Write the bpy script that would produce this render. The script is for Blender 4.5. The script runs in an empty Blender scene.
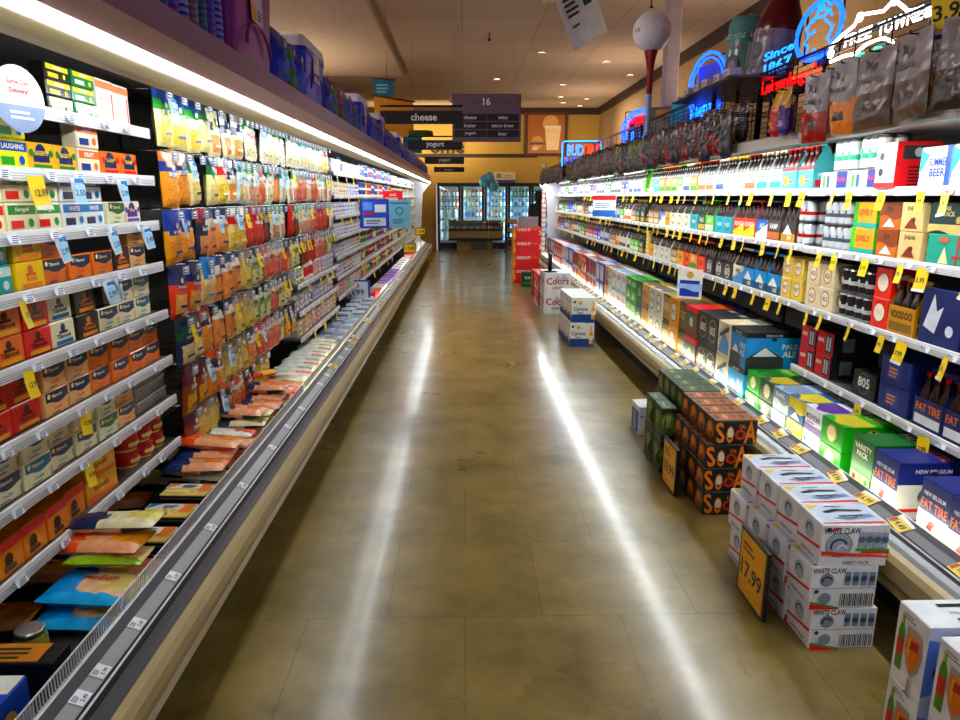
import bpy, math, random
from mathutils import Matrix, Vector, Euler
random.seed(7)
R = math.radians
sc = bpy.context.scene
col = sc.collection

# ------------------------------------------------------------------ camera
cd = bpy.data.cameras.new('camera'); cam = bpy.data.objects.new('camera', cd); col.objects.link(cam)
cam.location = (0, 0, 1.6); cam.rotation_euler = (R(90 - 13.1), 0, R(-1.36))
cd.lens = 700 / 960 * 36; cd.sensor_width = 36; cd.clip_start = 0.05; cd.clip_end = 100
sc.camera = cam
# ------------------------------------------------------------------ world, exposure
w = bpy.data.worlds.new('world'); sc.world = w; w.use_nodes = True
bg = w.node_tree.nodes['Background']; bg.inputs[0].default_value = (0.80, 0.66, 0.72, 1); bg.inputs[1].default_value = 0.42
vs = sc.view_settings
vs.view_transform = 'Standard'; vs.look = 'None'; vs.gamma = 1; vs.use_curve_mapping = False; vs.exposure = 0.25
LED = 28.0          # strength of the strip lights in the refrigerated cases
# warm area lamps: overhead and upward fill added, cove wash on the back wall
def area(name, loc, rot, sx, sy, power, colr):
    l = bpy.data.lights.new(name, 'AREA'); l.shape = 'RECTANGLE'; l.size = sx; l.size_y = sy; l.energy = power; l.color = colr
    o = bpy.data.objects.new(name, l); o.location = loc; o.rotation_euler = rot; col.objects.link(o); return o
for x, y, p in ((-4.2, 4.0, 130), (-4.2, 10.0, 110), (3.3, 18.5, 40)):
    area('ceiling_lamp', (x, y, 4.1), (0, R(-35) if x < 0 else 0, 0), 0.6, 2.4, p, (1.0, 0.86, 0.80))  # added fill for bags and case tops, no fixture modelled here
area('cove_lamp', (-1.2, 21.3, 3.0), (R(118), 0, 0), 3.4, 0.12, 60, (1.0, 0.82, 0.50))
area('cove_lamp', (3.0, 21.0, 2.9), (R(118), 0, 0), 2.4, 0.12, 12, (1.0, 0.82, 0.5))
for y in (9.0, 14.5, 19.0):
    area('upward_fill', (3.3, y, 2.6), (R(180), 0, 0), 0.6, 1.6, 26, (1.0, 0.78, 0.62))  # added to brighten the ceiling from below, not a store fixture
area('upward_fill', (-3.2, 6.0, 2.6), (R(180), 0, 0), 0.8, 3.0, 26, (0.95, 0.74, 0.80))  # further added ceiling fill, behind the left case
area('upward_fill', (-3.2, 14.0, 2.6), (R(180), 0, 0), 0.8, 3.0, 36, (1.0, 0.80, 0.62))

# ------------------------------------------------------------------ materials
def lin(h):
    h = h.lstrip('#')
    c = [int(h[i:i + 2], 16) / 255 for i in (0, 2, 4)]
    c = [x / 12.92 if x <= .04045 else ((x + .055) / 1.055) ** 2.4 for x in c]; g = .25 * c[0] + .6 * c[1] + .15 * c[2]
    return tuple(min(.92, max(.003, (g + (x - g) * 1.28)) ** 1.08) for x in c) + (1,)
MC = {}
KIND = {'card': (.42, 0, .12), 'gloss': (.22, 0, .08), 'film': (.28, 0, .25), 'metal': (.28, 1, .1), 'chrome': (.16, 1, .05),
        'matte': (.75, 0, .12), 'shred': (.45, 0, .5), 'plastic': (.35, 0, .05), 'steel': (.38, .85, .1)}
def M(hexc, kind='card'):
    k = (hexc, kind)
    if k in MC: return MC[k]
    m = bpy.data.materials.new('%s_%s' % (kind, hexc)); m.use_nodes = True; nt = m.node_tree; b = nt.nodes['Principled BSDF']
    MC[k] = m
    if kind == 'glass':
        # thin glass pane: mostly clear, a little reflection
        tr = nt.nodes.new('ShaderNodeBsdfTransparent'); gl = nt.nodes.new('ShaderNodeBsdfGlossy'); mx = nt.nodes.new('ShaderNodeMixShader')
        tr.inputs[0].default_value = lin(hexc); gl.inputs['Roughness'].default_value = .04; mx.inputs[0].default_value = .08
        nt.links.new(tr.outputs[0], mx.inputs[1]); nt.links.new(gl.outputs[0], mx.inputs[2])
        nt.links.new(mx.outputs[0], nt.nodes['Material Output'].inputs[0]); return m
    if kind.startswith('emit'):
        st = float(kind[4:]); b.inputs['Base Color'].default_value = lin(hexc)
        b.inputs['Emission Color'].default_value = lin(hexc); b.inputs['Emission Strength'].default_value = st; return m
    ro, me, va = KIND[kind]
    b.inputs['Roughness'].default_value = ro; b.inputs['Metallic'].default_value = me
    n = nt.nodes.new('ShaderNodeTexNoise'); tc = nt.nodes.new('ShaderNodeTexCoord')
    nt.links.new(tc.outputs['Object'], n.inputs['Vector'])
    n.inputs['Scale'].default_value = {'shred': 120, 'film': 26}.get(kind, 14); n.inputs['Detail'].default_value = 3
    mp = nt.nodes.new('ShaderNodeMapRange'); nt.links.new(n.outputs['Fac'], mp.inputs[0])
    mp.inputs[1].default_value = .3; mp.inputs[2].default_value = .7; mp.inputs[3].default_value = 1 - va; mp.inputs[4].default_value = 1 + va * .5
    hs = nt.nodes.new('ShaderNodeHueSaturation'); hs.inputs['Color'].default_value = lin(hexc)
    nt.links.new(mp.outputs[0], hs.inputs['Value']); nt.links.new(hs.outputs[0], b.inputs['Base Color'])
    if kind in ('shred', 'film'):
        bp = nt.nodes.new('ShaderNodeBump'); bp.inputs['Strength'].default_value = .35 if kind == 'shred' else .25
        bp.inputs['Distance'].default_value = .004; nt.links.new(n.outputs['Fac'], bp.inputs['Height']); nt.links.new(bp.outputs[0], b.inputs['Normal'])
    return m
WHT, BLK = M('f4f2ea'), M('16161a')
PX = M('f7f7f2', 'gloss')

# ------------------------------------------------------------------ mesh builder
TXT = {}
def text_geo(s, outline=0.0):
    k = (s, outline)
    if k in TXT: return TXT[k]
    c = bpy.data.curves.new('t', 'FONT'); c.body = s; c.align_x = 'CENTER'; c.align_y = 'CENTER'; c.resolution_u = 2; c.offset = .022 if not outline else 0
    if outline: c.fill_mode = 'NONE'; c.bevel_depth = outline; c.bevel_resolution = 1
    o = bpy.data.objects.new('t', c); me = bpy.data.meshes.new_from_object(o)
    V = [tuple(v.co) for v in me.vertices]; Fc = [tuple(p.vertices) for p in me.polygons]
    bpy.data.objects.remove(o); bpy.data.curves.remove(c); bpy.data.meshes.remove(me)
    if not V: V = [(0, 0, 0)]
    xs = [v[0] for v in V]; ys = [v[1] for v in V]
    TXT[k] = (V, Fc, min(xs), max(xs), min(ys), max(ys)); return TXT[k]

class MB:
    def __init__(s): s.v = []; s.f = []; s.m = []; s.sm = []; s.mats = []; s.T = Matrix()
    def mi(s, m):
        if m not in s.mats: s.mats.append(m)
        return s.mats.index(m)
    def add(s, vs, fs, m, smooth=False, ms=None):
        b = len(s.v); s.v += [tuple(s.T @ Vector(p)) for p in vs]
        for i, f in enumerate(fs):
            s.f.append(tuple(b + j for j in f)); s.m.append(s.mi(ms[i] if ms else m)); s.sm.append(smooth)
    def out(s, pts, ctr, m):
        p = [Vector(q) for q in pts]; n = (p[1] - p[0]).cross(p[2] - p[0]); c = sum(p, Vector()) / len(p)
        if n.dot(c - Vector(ctr)) < 0: pts = pts[::-1]
        s.add(pts, [tuple(range(len(pts)))], m)
    def box(s, x0, x1, y0, y1, z0, z1, m, c=0, ms=None):
        if x0 > x1: x0, x1 = x1, x0
        if y0 > y1: y0, y1 = y1, y0
        ctr = ((x0 + x1) / 2, (y0 + y1) / 2, (z0 + z1) / 2); X = (x0, x1); Y = (y0, y1); Z = (z0, z1); ms = ms or {}
        S = (0, 1)
        if c <= 0:
            P = lambda i, j, k: (X[i], Y[j], Z[k])
            for i in S:
                s.out([P(i, 0, 0), P(i, 1, 0), P(i, 1, 1), P(i, 0, 1)], ctr, ms.get('xX'[i], m))
                s.out([P(0, i, 0), P(1, i, 0), P(1, i, 1), P(0, i, 1)], ctr, ms.get('yY'[i], m))
                s.out([P(0, 0, i), P(1, 0, i), P(1, 1, i), P(0, 1, i)], ctr, ms.get('zZ'[i], m))
            return
        g = lambda k: c if k == 0 else -c
        vx = lambda i, j, k: (X[i], Y[j] + g(j), Z[k] + g(k)); vy = lambda i, j, k: (X[i] + g(i), Y[j], Z[k] + g(k)); vz = lambda i, j, k: (X[i] + g(i), Y[j] + g(j), Z[k])
        for i in S:
            s.out([vx(i, 0, 0), vx(i, 1, 0), vx(i, 1, 1), vx(i, 0, 1)], ctr, ms.get('xX'[i], m))
            s.out([vy(0, i, 0), vy(1, i, 0), vy(1, i, 1), vy(0, i, 1)], ctr, ms.get('yY'[i], m))
            s.out([vz(0, 0, i), vz(1, 0, i), vz(1, 1, i), vz(0, 1, i)], ctr, ms.get('zZ'[i], m))
            for j in S:
                s.out([vx(i, j, 0), vy(i, j, 0), vy(i, j, 1), vx(i, j, 1)], ctr, m)
                s.out([vy(0, i, j), vz(0, i, j), vz(1, i, j), vy(1, i, j)], ctr, m)
                s.out([vx(i, 0, j), vz(i, 0, j), vz(i, 1, j), vx(i, 1, j)], ctr, m)
                for k in S: s.out([vx(i, j, k), vy(i, j, k), vz(i, j, k)], ctr, m)
    def extr(s, prof, y0, y1, m, ms=None, closed=True, segs=1):
        # profile of (x,z) extruded along y
        n = len(prof); cx = sum(p[0] for p in prof) / n; cz = sum(p[1] for p in prof) / n
        rng = range(n) if closed else range(n - 1)
        ar = sum(prof[i][0] * prof[(i + 1) % n][1] - prof[(i + 1) % n][0] * prof[i][1] for i in range(n))
        for q in range(segs):
            a = y0 + (y1 - y0) * q / segs; b = y0 + (y1 - y0) * (q + 1) / segs
            for i in rng:
                p, r = prof[i], prof[(i + 1) % n]
                f = [(p[0], a, p[1]), (p[0], b, p[1]), (r[0], b, r[1]), (r[0], a, r[1])]
                if (ar > 0): f = f[::-1]
                s.add(f, [(0, 1, 2, 3)], ms[i] if ms else m)
        if closed:
            s.out([(p[0], y0, p[1]) for p in prof], (cx, (y0 + y1) / 2, cz), m); s.out([(p[0], y1, p[1]) for p in prof], (cx, (y0 + y1) / 2, cz), m)
    def lathe(s, prof, m, n=12, c=(0, 0, 0), ms=None, smooth=True):
        vs, fs, mm = [], [], []
        for r, z in prof:
            for i in range(n):
                a = 2 * math.pi * i / n; vs.append((c[0] + r * math.cos(a), c[1] + r * math.sin(a), c[2] + z))
        for k in range(len(prof) - 1):
            for i in range(n):
                j = (i + 1) % n; fs.append((k * n + i, k * n + j, k * n + n + j, k * n + n + i)); mm.append(ms[k] if ms else m)
        s.add(vs, fs, m, smooth, mm)
        k = len(prof) - 1
        s.add([vs[k * n + i] for i in range(n)], [tuple(range(n))], ms[-1] if ms else m)
        s.add([vs[i] for i in range(n)], [tuple(range(n))[::-1]], ms[0] if ms else m)
    def tube(s, pts, r, m, n=6, closed=False):
        P = [Vector(p) for p in pts]; k = len(P); vs, fs = [], []
        for i, p in enumerate(P):
            a = P[(i - 1) % k] if (closed or i) else p; b = P[(i + 1) % k] if (closed or i < k - 1) else p
            t = (b - a).normalized(); u = t.cross(Vector((0, 0, 1)))
            if u.length < .1: u = t.cross(Vector((1, 0, 0)))
            u.normalize(); v = t.cross(u)
            rr = r[i] if isinstance(r, (list, tuple)) else r
            for j in range(n):
                an = 2 * math.pi * j / n; vs.append(tuple(p + (u * math.cos(an) + v * math.sin(an)) * rr))
        for i in range(k if closed else k - 1):
            q = (i + 1) % k
            for j in range(n):
                l = (j + 1) % n; fs.append((i * n + j, q * n + j, q * n + l, i * n + l))
        if not closed: fs += [tuple(range(n)), tuple(range((k - 1) * n, k * n))[::-1]]
        s.add(vs, fs, m, True)
    def puff(s, w, h, d, fn, nu=8, nv=10, seed=0, wr=.12, flat_top=.12, ex=.45):
        # a filled pouch, standing: x across, z up, bulging in y
        rn = random.Random(seed); vs, fs, ms = [], [], []
        nz = [[rn.uniform(-1, 1) for _ in range(nu + 1)] for _ in range(nv + 1)]
        for side in (-1, 1):
            for j in range(nv + 1):
                v = j / nv
                for i in range(nu + 1):
                    u = i / nu
                    a = max(0, math.sin(math.pi * u)) ** ex
                    b = min(1, v / .12) ** .6 * (max(0, min(1, (1 - v - flat_top * .5) / .35)) ** .7)
                    t = a * b; y = side * (d / 2 * t + .0015) * (1 + wr * 2 * nz[j][i] * (0 < i < nu))
                    px = (u - .5) * w * (1 - .06 * t) ; pz = v * h
                    vs.append((px, y, pz))
        N = (nu + 1) * (nv + 1)
        for side in (0, 1):
            for j in range(nv):
                for i in range(nu):
                    a = side * N + j * (nu + 1) + i; q = (a, a + 1, a + nu + 2, a + nu + 1)
                    fs.append(q if side == 0 else q[::-1]); ms.append(fn((i + .5) / nu if side == 0 else 1 - (i + .5) / nu, (j + .5) / nv))
        s.add(vs, fs, ms[0], True, ms)
    def build(s, name, parent=None, link=True):
        me = mesh_of(s, name); o = bpy.data.objects.new(name, me)
        if link: col.objects.link(o)
        if parent is not None: o.parent = parent
        return o
    def face(s, which, w, d, h):
        return Face(s, *{'front': ((-w / 2, -d / 2, 0), (1, 0, 0), (0, 0, 1), w, h), 'left': ((-w / 2, d / 2, 0), (0, -1, 0), (0, 0, 1), d, h),
                         'right': ((w / 2, -d / 2, 0), (0, 1, 0), (0, 0, 1), d, h), 'top': ((-w / 2, -d / 2, h), (1, 0, 0), (0, 1, 0), w, d)}[which])
def mesh_of(s, name):
    me = bpy.data.meshes.new(name); me.from_pydata(s.v, [], s.f)
    for m in s.mats: me.materials.append(m)
    me.polygons.foreach_set('material_index', s.m); me.polygons.foreach_set('use_smooth', s.sm); me.update(); return me
class Face:
    def __init__(s, mb, o, ux, uy, w, h, base=.0006):
        s.mb = mb; s.o = Vector(o); s.ux = Vector(ux); s.uy = Vector(uy); s.n = s.ux.cross(s.uy); s.w = w; s.h = h; s.k = 0; s.e = base
    def nx(s): s.k += 1; return s.n * (s.e * s.k)
    def P(s, u, v, off): return tuple(s.o + s.ux * (u * s.w) + s.uy * (v * s.h) + off)
    def poly(s, pts, m):
        o = s.nx(); s.mb.add([s.P(u, v, o) for u, v in pts], [tuple(range(len(pts)))], m)
    def rect(s, u0, v0, u1, v1, m): s.poly([(u0, v0), (u1, v0), (u1, v1), (u0, v1)], m)
    def disc(s, u, v, r, m, r2=None, n=14):
        r2 = r2 or r; s.poly([(u + r * s.h / s.w * math.cos(2 * math.pi * i / n), v + r2 * math.sin(2 * math.pi * i / n)) for i in range(n)], m)
    def ring(s, u, v, r, t, m, n=16):
        s.arc(u, v, r, t, 0, 360, m, n)
    def arc(s, u, v, r, t, a0, a1, m, n=16):
        o = s.nx(); k = s.h / s.w; vs = []
        for i in range(n + 1):
            a = R(a0 + (a1 - a0) * i / n)
            for q in (r - t, r): vs.append(s.P(u + q * k * math.cos(a), v + q * math.sin(a), o))
        s.mb.add(vs, [(2 * i, 2 * i + 1, 2 * i + 3, 2 * i + 2) for i in range(n)], m)
    def wave(s, v0, v1, amp, m, ph=0, u0=0, u1=1, n=12):
        s.poly([(u0 + (u1 - u0) * i / n, v0 + amp * math.sin(ph + 2 * math.pi * i / n)) for i in range(n + 1)] + [(u1, v1), (u0, v1)], m)
    def text(s, t, u, v, hh, m, mw=.9, rot=0, sx=1):
        V, Fc, a, b, c, d = text_geo(t)
        k = hh * s.h / max(1e-6, d - c); kx = k * sx
        if abs(rot) < 45 and (b - a) * kx > mw * s.w: kx = mw * s.w / (b - a)
        cs, sn = math.cos(R(rot)), math.sin(R(rot)); o = s.nx(); cx, cy = (a + b) / 2, (c + d) / 2; vs = []
        for p in V:
            x, y = (p[0] - cx) * kx, (p[1] - cy) * k
            vs.append(tuple(s.o + s.ux * (u * s.w + x * cs - y * sn) + s.uy * (v * s.h + x * sn + y * cs) + o))
        s.mb.add(vs, Fc, m)
    def lines(s, u0, v0, u1, v1, n, m, fill=.5):
        for i in range(n):
            v = v0 + (v1 - v0) * i / n; r = random.Random(i * 7 + n).uniform(.6, 1); o = s.e * s.k
            s.k -= 1 if i else 0; s.rect(u0, v, u0 + (u1 - u0) * r, v + (v1 - v0) / n * fill, m)
    def bars(s, u0, v0, u1, v1, n, m):
        for i in range(n):
            u = u0 + (u1 - u0) * i / n; s.k -= 1 if i else 0; s.rect(u, v0, u + (u1 - u0) / n * (.35 + .3 * ((i * 7) % 3) / 2), v1, m)

# ------------------------------------------------------------------ things
USED = set(); NT = 0
def ordn(n): return '%d%s' % (n, 'th' if 10 <= n % 100 <= 20 else {1: 'st', 2: 'nd', 3: 'rd'}.get(n % 10, 'th'))
def tag(o, label, cat, group=None, kind=None):
    nw = len(label.split())
    if nw > 16 or nw < 4: print('LABEL WORDS', nw, label)
    if label in USED and not group: print('LABEL DUP', label)
    USED.add(label); o['label'] = label; o['category'] = cat
    if group: o['group'] = group
    if kind: o['kind'] = kind
    return o
def empty(name, loc, rz=0, label=None, cat=None, group=None):
    o = bpy.data.objects.new(name, None); o.empty_display_size = .05; col.objects.link(o); o.location = loc; o.rotation_euler = (0, 0, rz)
    if label: tag(o, label, cat, group)
    return o
class Proto:
    # parts: list of (name, MB or mesh, offset, [(name, MB or mesh, offset), ...])
    def __init__(s, name, cat, look, main=None, parts=None, w=.15, d=.1, h=.1):
        s.name, s.cat, s.look, s.w, s.d, s.h = name, cat, look, w, d, h
        cv = lambda m, n: mesh_of(m, n) if isinstance(m, MB) else m
        s.main = cv(main, name) if main else None
        s.parts = [(n, cv(m, n), off, [(a, cv(b, a), o2) for a, b, o2 in sub]) for n, m, off, sub in (parts or [])]
    def place(s, loc, rot, label, group, parts=True):
        o = bpy.data.objects.new(s.name, s.main); col.objects.link(o); o.location = loc
        o.rotation_euler = rot if isinstance(rot, tuple) else (0, 0, rot); tag(o, label, s.cat, group)
        for n, m, off, sub in s.parts:
            c = bpy.data.objects.new(n, m); col.objects.link(c); c.parent = o; c.location = off
            for a, b, o2 in sub:
                e = bpy.data.objects.new(a, b); col.objects.link(e); e.parent = c; e.location = o2
        return o
def struct(o): o['kind'] = 'structure'; return o
LF, RF = R(90), R(-90)       # left case products face +X, right case products face -X

# ================================================================== SETTING
m = bpy.data.materials.new('polished_floor'); m.use_nodes = True; nt = m.node_tree; b = nt.nodes['Principled BSDF']
tc0 = nt.nodes.new('ShaderNodeTexCoord'); tc = nt.nodes.new('ShaderNodeMapping'); nt.links.new(tc0.outputs['Object'], tc.inputs[0]); tc.inputs['Location'].default_value = (31.3, 17.7, .43)
def nz(scale, detail, rough=.6, dist=0):
    n = nt.nodes.new('ShaderNodeTexNoise'); n.inputs['Scale'].default_value = scale; n.inputs['Detail'].default_value = detail
    n.inputs['Roughness'].default_value = rough; n.inputs['Distortion'].default_value = dist; nt.links.new(tc.outputs[0], n.inputs['Vector']); return n
n1 = nz(3.1, 6, .62, 0); cr = nt.nodes.new('ShaderNodeValToRGB'); nt.links.new(n1.outputs['Fac'], cr.inputs[0])
cr.color_ramp.elements[0].position = .30; cr.color_ramp.elements[0].color = lin('6e6038'); cr.color_ramp.elements[1].position = .72; cr.color_ramp.elements[1].color = lin('aa976a')
br = nt.nodes.new('ShaderNodeTexBrick'); nt.links.new(tc0.outputs['Object'], br.inputs['Vector']); br.offset = 0.5
br.inputs['Scale'].default_value = 1; br.inputs['Brick Width'].default_value = .61; br.inputs['Row Height'].default_value = .61; br.inputs['Mortar Size'].default_value = .0025
br.inputs['Color1'].default_value = (1, 1, 1, 1); br.inputs['Color2'].default_value = (.87, .87, .87, 1); br.inputs['Mortar'].default_value = (.62, .6, .56, 1)
mx = nt.nodes.new('ShaderNodeMix'); mx.data_type = 'RGBA'; mx.blend_type = 'MULTIPLY'; mx.inputs[0].default_value = 1
nt.links.new(cr.outputs[0], mx.inputs[6]); nt.links.new(br.outputs[0], mx.inputs[7]); nt.links.new(mx.outputs[2], b.inputs['Base Color'])
n2 = nz(1.7, 5); mr = nt.nodes.new('ShaderNodeMapRange'); nt.links.new(n2.outputs['Fac'], mr.inputs[0]); mr.inputs[3].default_value = .24; mr.inputs[4].default_value = .34; b.inputs['Coat Weight'].default_value = .42; b.inputs['Coat Roughness'].default_value = .125
nt.links.new(mr.outputs[0], b.inputs['Roughness'])
n3 = nz(7, 2); bp = nt.nodes.new('ShaderNodeBump'); bp.inputs['Strength'].default_value = .10; bp.inputs['Distance'].default_value = .003
b.inputs['IOR'].default_value = 1.5
FLOOR = m
q = MB(); q.box(-6, 4.2, -4, 22.5, -.1, 0, FLOOR); struct(q.build('floor'))
# ceiling: tan panels with faint joints
m = bpy.data.materials.new('ceiling_tile'); m.use_nodes = True; nt = m.node_tree; b = nt.nodes['Principled BSDF']; tc = nt.nodes.new('ShaderNodeTexCoord')
br = nt.nodes.new('ShaderNodeTexBrick'); br.offset = 0; nt.links.new(tc.outputs['Object'], br.inputs['Vector'])
for k, v in (('Scale', 1), ('Brick Width', 1.22), ('Row Height', .61), ('Mortar Size', .009)): br.inputs[k].default_value = v
br.inputs['Color1'].default_value = lin('b8a694'); br.inputs['Color2'].default_value = lin('b2a08e'); br.inputs['Mortar'].default_value = lin('9c8a78')
nt.links.new(br.outputs[0], b.inputs['Base Color']); b.inputs['Roughness'].default_value = .9
q = MB(); q.box(-6, 4.2, -4, 22.5, 4.25, 4.35, m); struct(q.build('ceiling'))
WALLY = M('b99a62', 'matte'); DKB = M('3b2a20', 'matte')
q = MB(); q.box(-6, 4.2, 22.5, 22.62, 2.03, 4.25, WALLY); q.box(-6, -.85, 22.5, 22.62, 0, 2.03, WALLY); q.box(3.75, 4.2, 22.5, 22.62, 0, 2.03, WALLY); struct(q.build('wall_back'))
q = MB(); q.box(4.2, 4.32, -4, 22.62, 0, 4.25, M('a8906c', 'matte')); struct(q.build('wall_right'))
q = MB(); q.box(-6.12, -6, -4, 22.62, 0, 4.25, WALLY); struct(q.build('wall_left'))
q = MB(); q.box(-6, 4.2, 22.42, 22.5, 4.06, 4.25, DKB); q.box(4.12, 4.2, -4, 22.42, 4.06, 4.25, DKB); struct(q.build('trim_1'))
q = MB(); q.box(-6, 2.3, 22.44, 22.5, 2.80, 2.90, DKB); struct(q.build('trim_2'))
q = MB(); q.box(-6, -1.29, -4, 16.3, 4.17, 4.25, M('cbbaa6', 'matte')); q.box(-1.30, -1.27, -4, 16.3, 4.16, 4.25, M('bba892', 'matte')); struct(q.build('trim_3'))
# recessed can lights and ceiling hardware
P = MB(); P.lathe([(.10, -.012), (.095, -.014), (.07, -.006)], M('e8dcc8', 'metal'), 16)
P2 = MB(); P2.lathe([(.068, -.008), (.068, -.004)], M('ffe6c0', 'emit9'), 16)
canl = Proto('recessed_ceiling_light', 'ceiling light', '', None, [('trim_ring', P, (0, 0, 0), []), ('lamp', P2, (0, 0, 0), [])])
for i, (x, y) in enumerate(((.80, 17.2), (2.44, 18.0), (2.68, 20.1), (3.45, 20.5), (2.9, 15.0), (1.5, 14.15), (3.74, 16.55), (3.5, 22.0), (1.2, 10.5), (2.9, 21.3))):
    canl.place((x, y, 4.25), 0, 'round recessed light in the tan ceiling, %s counting away from the camera' % ordn(1 + sorted([10.5, 14.15, 15, 16.55, 17.2, 18, 20.1, 20.5, 21.3, 22]).index(y)), 'recessed ceiling lights')
P = MB(); P.tube([(0, 0, -.0), (0, 0, -.1)], .012, M('4a3c34', 'metal')); P.lathe([(.03, -.13), (.03, -.1), (.01, -.095)], M('4a3c34', 'metal'), 8)
spr = Proto('fire_sprinkler', 'sprinkler', '', P)
for i, (x, y) in enumerate(((.45, 12.5), (1.9, 12.4), (.1, 8.0), (-2.2, 9.5), (2.6, 10.4))):
    spr.place((x, y, 4.25), 0, 'small dark sprinkler head on the ceiling, %s of five by nearness' % ordn(i + 1), 'ceiling sprinklers')
def column(x, y, r, label):
    q = MB(); q.box(x - r, x + r, y - r, y + r, 0, 4.245, M('a49aa0', 'matte'), .01); tag(q.build('support_column'), label, 'column')
column(2.62, 9.35, .085, 'slim square grey column rising behind the right cases')
column(-2.75, 19.2, .18, 'square pale column rising beyond the left case')

# ================================================================== REFRIGERATED CASES
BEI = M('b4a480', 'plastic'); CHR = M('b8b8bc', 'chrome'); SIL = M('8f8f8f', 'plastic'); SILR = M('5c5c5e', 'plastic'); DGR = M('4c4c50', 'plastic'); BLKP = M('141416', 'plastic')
WPT = M('e9e9ea', 'plastic'); SHB = M('8d8b88', 'steel'); MAU = M('b8a0a8', 'plastic'); MAU2 = M('8e6c92', 'plastic'); DARK = M('1b1a1c', 'matte'); INT = M('55524e', 'matte')
LEDM = M('eef4ff', 'emit%g' % LED)
TAGW = M('f2f4f8', 'card'); TAGB = M('3f86c8', 'card'); TAGY = M('ffd21c', 'card'); TAGN = M('23306e')
def case(s, a0, y0, y1, label, left):
    X = lambda t: s * (a0 + t)
    def prof(pts): return [(X(t), z) for t, z in pts]
    root = empty('refrigerated_display_case', (0, 0, 0), 0, label, 'refrigerated case')
    q = MB(); q.box(X(.16), X(.98), y0, y1, 0, .2, DARK); q.build('base', root)
    q = MB(); pr_ = prof([(.16, .19), (.05, .195), (.012, .205), (0, .225), (.012, .238), (.05, .24), (.16, .24)]); q.extr(pr_, y0, y1, BEI)
    pr_ = prof([(.06, .245), (.006, .25), (-.006, .27), (-.01, .295), (-.006, .325), (.008, .346), (.03, .357), (.06, .357)]); q.extr(pr_, y0, y1, BEI)
    o = q.build('bumper', root)
    q = MB()
    segs = [((.028, .357), (.045, .364), BLKP), ((.045, .364), (.066, .374), M('55535a', 'gloss')), ((.066, .374), (.072, .372), BLKP), ((.072, .372), (.082, .379), BLKP), ((.082, .379), (.086, .384), WPT),
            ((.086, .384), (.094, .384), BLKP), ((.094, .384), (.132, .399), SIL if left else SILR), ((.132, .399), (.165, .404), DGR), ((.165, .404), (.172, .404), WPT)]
    pts = [segs[0][0]] + [g[1] for g in segs] + [(.172, .30), (.028, .30)]
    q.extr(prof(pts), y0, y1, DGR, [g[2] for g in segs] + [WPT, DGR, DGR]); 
    rail = q.build('front_rail', root)
    q = MB(); dz = .31
    q.box(X(.174), X(.96), y0, y1, .245, dz, M('3a3a3c', 'plastic')); q.build('deck', root)
    q = MB(); q.box(X(.96), X(1.0), y0, y1, .2, 2.10 if left else 1.893, INT)
    for k in range(int((y1 - y0) / 1.22) + 1):
        yy = y0 + .02 + k * 1.22; q.box(X(.945), X(.96), yy, yy + .03, .31, 1.92, BLKP)
    q.build('back_panel', root)
    # canopy
    q = MB(); cz = 1.945 if left else 1.862; t0 = .01 if left else .07
    if left:
        q.extr(prof([(t0, 1.982), (t0, 2.052), (t0 + .008, 2.142), (1.0, 2.142), (1.0, 2.10), (.20, 2.06), (.115, 1.932), (.075, 1.934), (.04, 1.955)]), y0, y1, MAU, [M('d0b4a6', 'plastic'), MAU2, MAU2, MAU2, INT, M('8c8070', 'plastic'), M('c9bc9c', 'plastic'), M('c9bc9c', 'plastic'), MAU])
    else:
        q.extr(prof([(t0, 1.850), (t0, 1.898), (t0 + .012, 1.908), (1.0, 1.908), (1.0, 1.895), (.30, 1.893), (t0 + .025, 1.872), (t0 + .02, 1.850)]), y0, y1, M('c4c2be', 'plastic'))
    q.build('canopy', root)
    q = MB()
    if left: q.extr(prof([(t0 + .004, 1.977), (t0 - .003, 1.970), (t0, 1.961), (t0 + .014, 1.957), (t0 + .018, 1.962), (t0 + .015, 1.976)]), y0 + .01, y1 - .01, LEDM, segs=28)
    else: q.extr(prof([(t0 + .028, 1.873), (t0 + .030, 1.868), (t0 + .068, 1.868), (t0 + .070, 1.874)]), y0 + .01, y1 - .01, LEDM, segs=20)
    q.build('light_strip', root)['label'] = 'white glowing light strip along the canopy edge'
    q = MB()    # inner strip that lights the upper shelves
    if left: q.extr(prof([(.128, 1.966), (.150, 1.992), (.158, 1.986), (.136, 1.960)]), y0 + .01, y1 - .01, LEDM, segs=28)
    else: q.extr(prof([(.155, 1.880), (.205, 1.889), (.21, 1.885), (.16, 1.874)]), y0 + .01, y1 - .01, LEDM, segs=20)
    q.build('light_strip', root)
    q = MB()    # strip along the inside of the front rail
    ys = (4.2, y1) if left else (y0, y1)
    q.extr(prof([(.174, .375), (.174, .395), (.18, .395), (.184, .375)]), ys[0] + .01, ys[1] - .01, M('fff6e0', 'emit%g' % (LED * .55)), segs=18)
    q.build('light_strip', root)
    # end panels
    for y in (y0 - .03, y1):
        q = MB(); top = 2.14 if left else 1.905
        pp = prof([(.16, 0), (.16, .19), (0, .20), (-.005, .36), (.16, .41), (.30, .5), (.22, 1.7), (.02 if left else .08, 1.94 if left else 1.85), (.02 if left else .08, top), (1.0, top), (1.0, 0)])
        q.extr(pp, y, y + .03, M('d8d8da', 'plastic')); q.build('end_panel', root)
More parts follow.
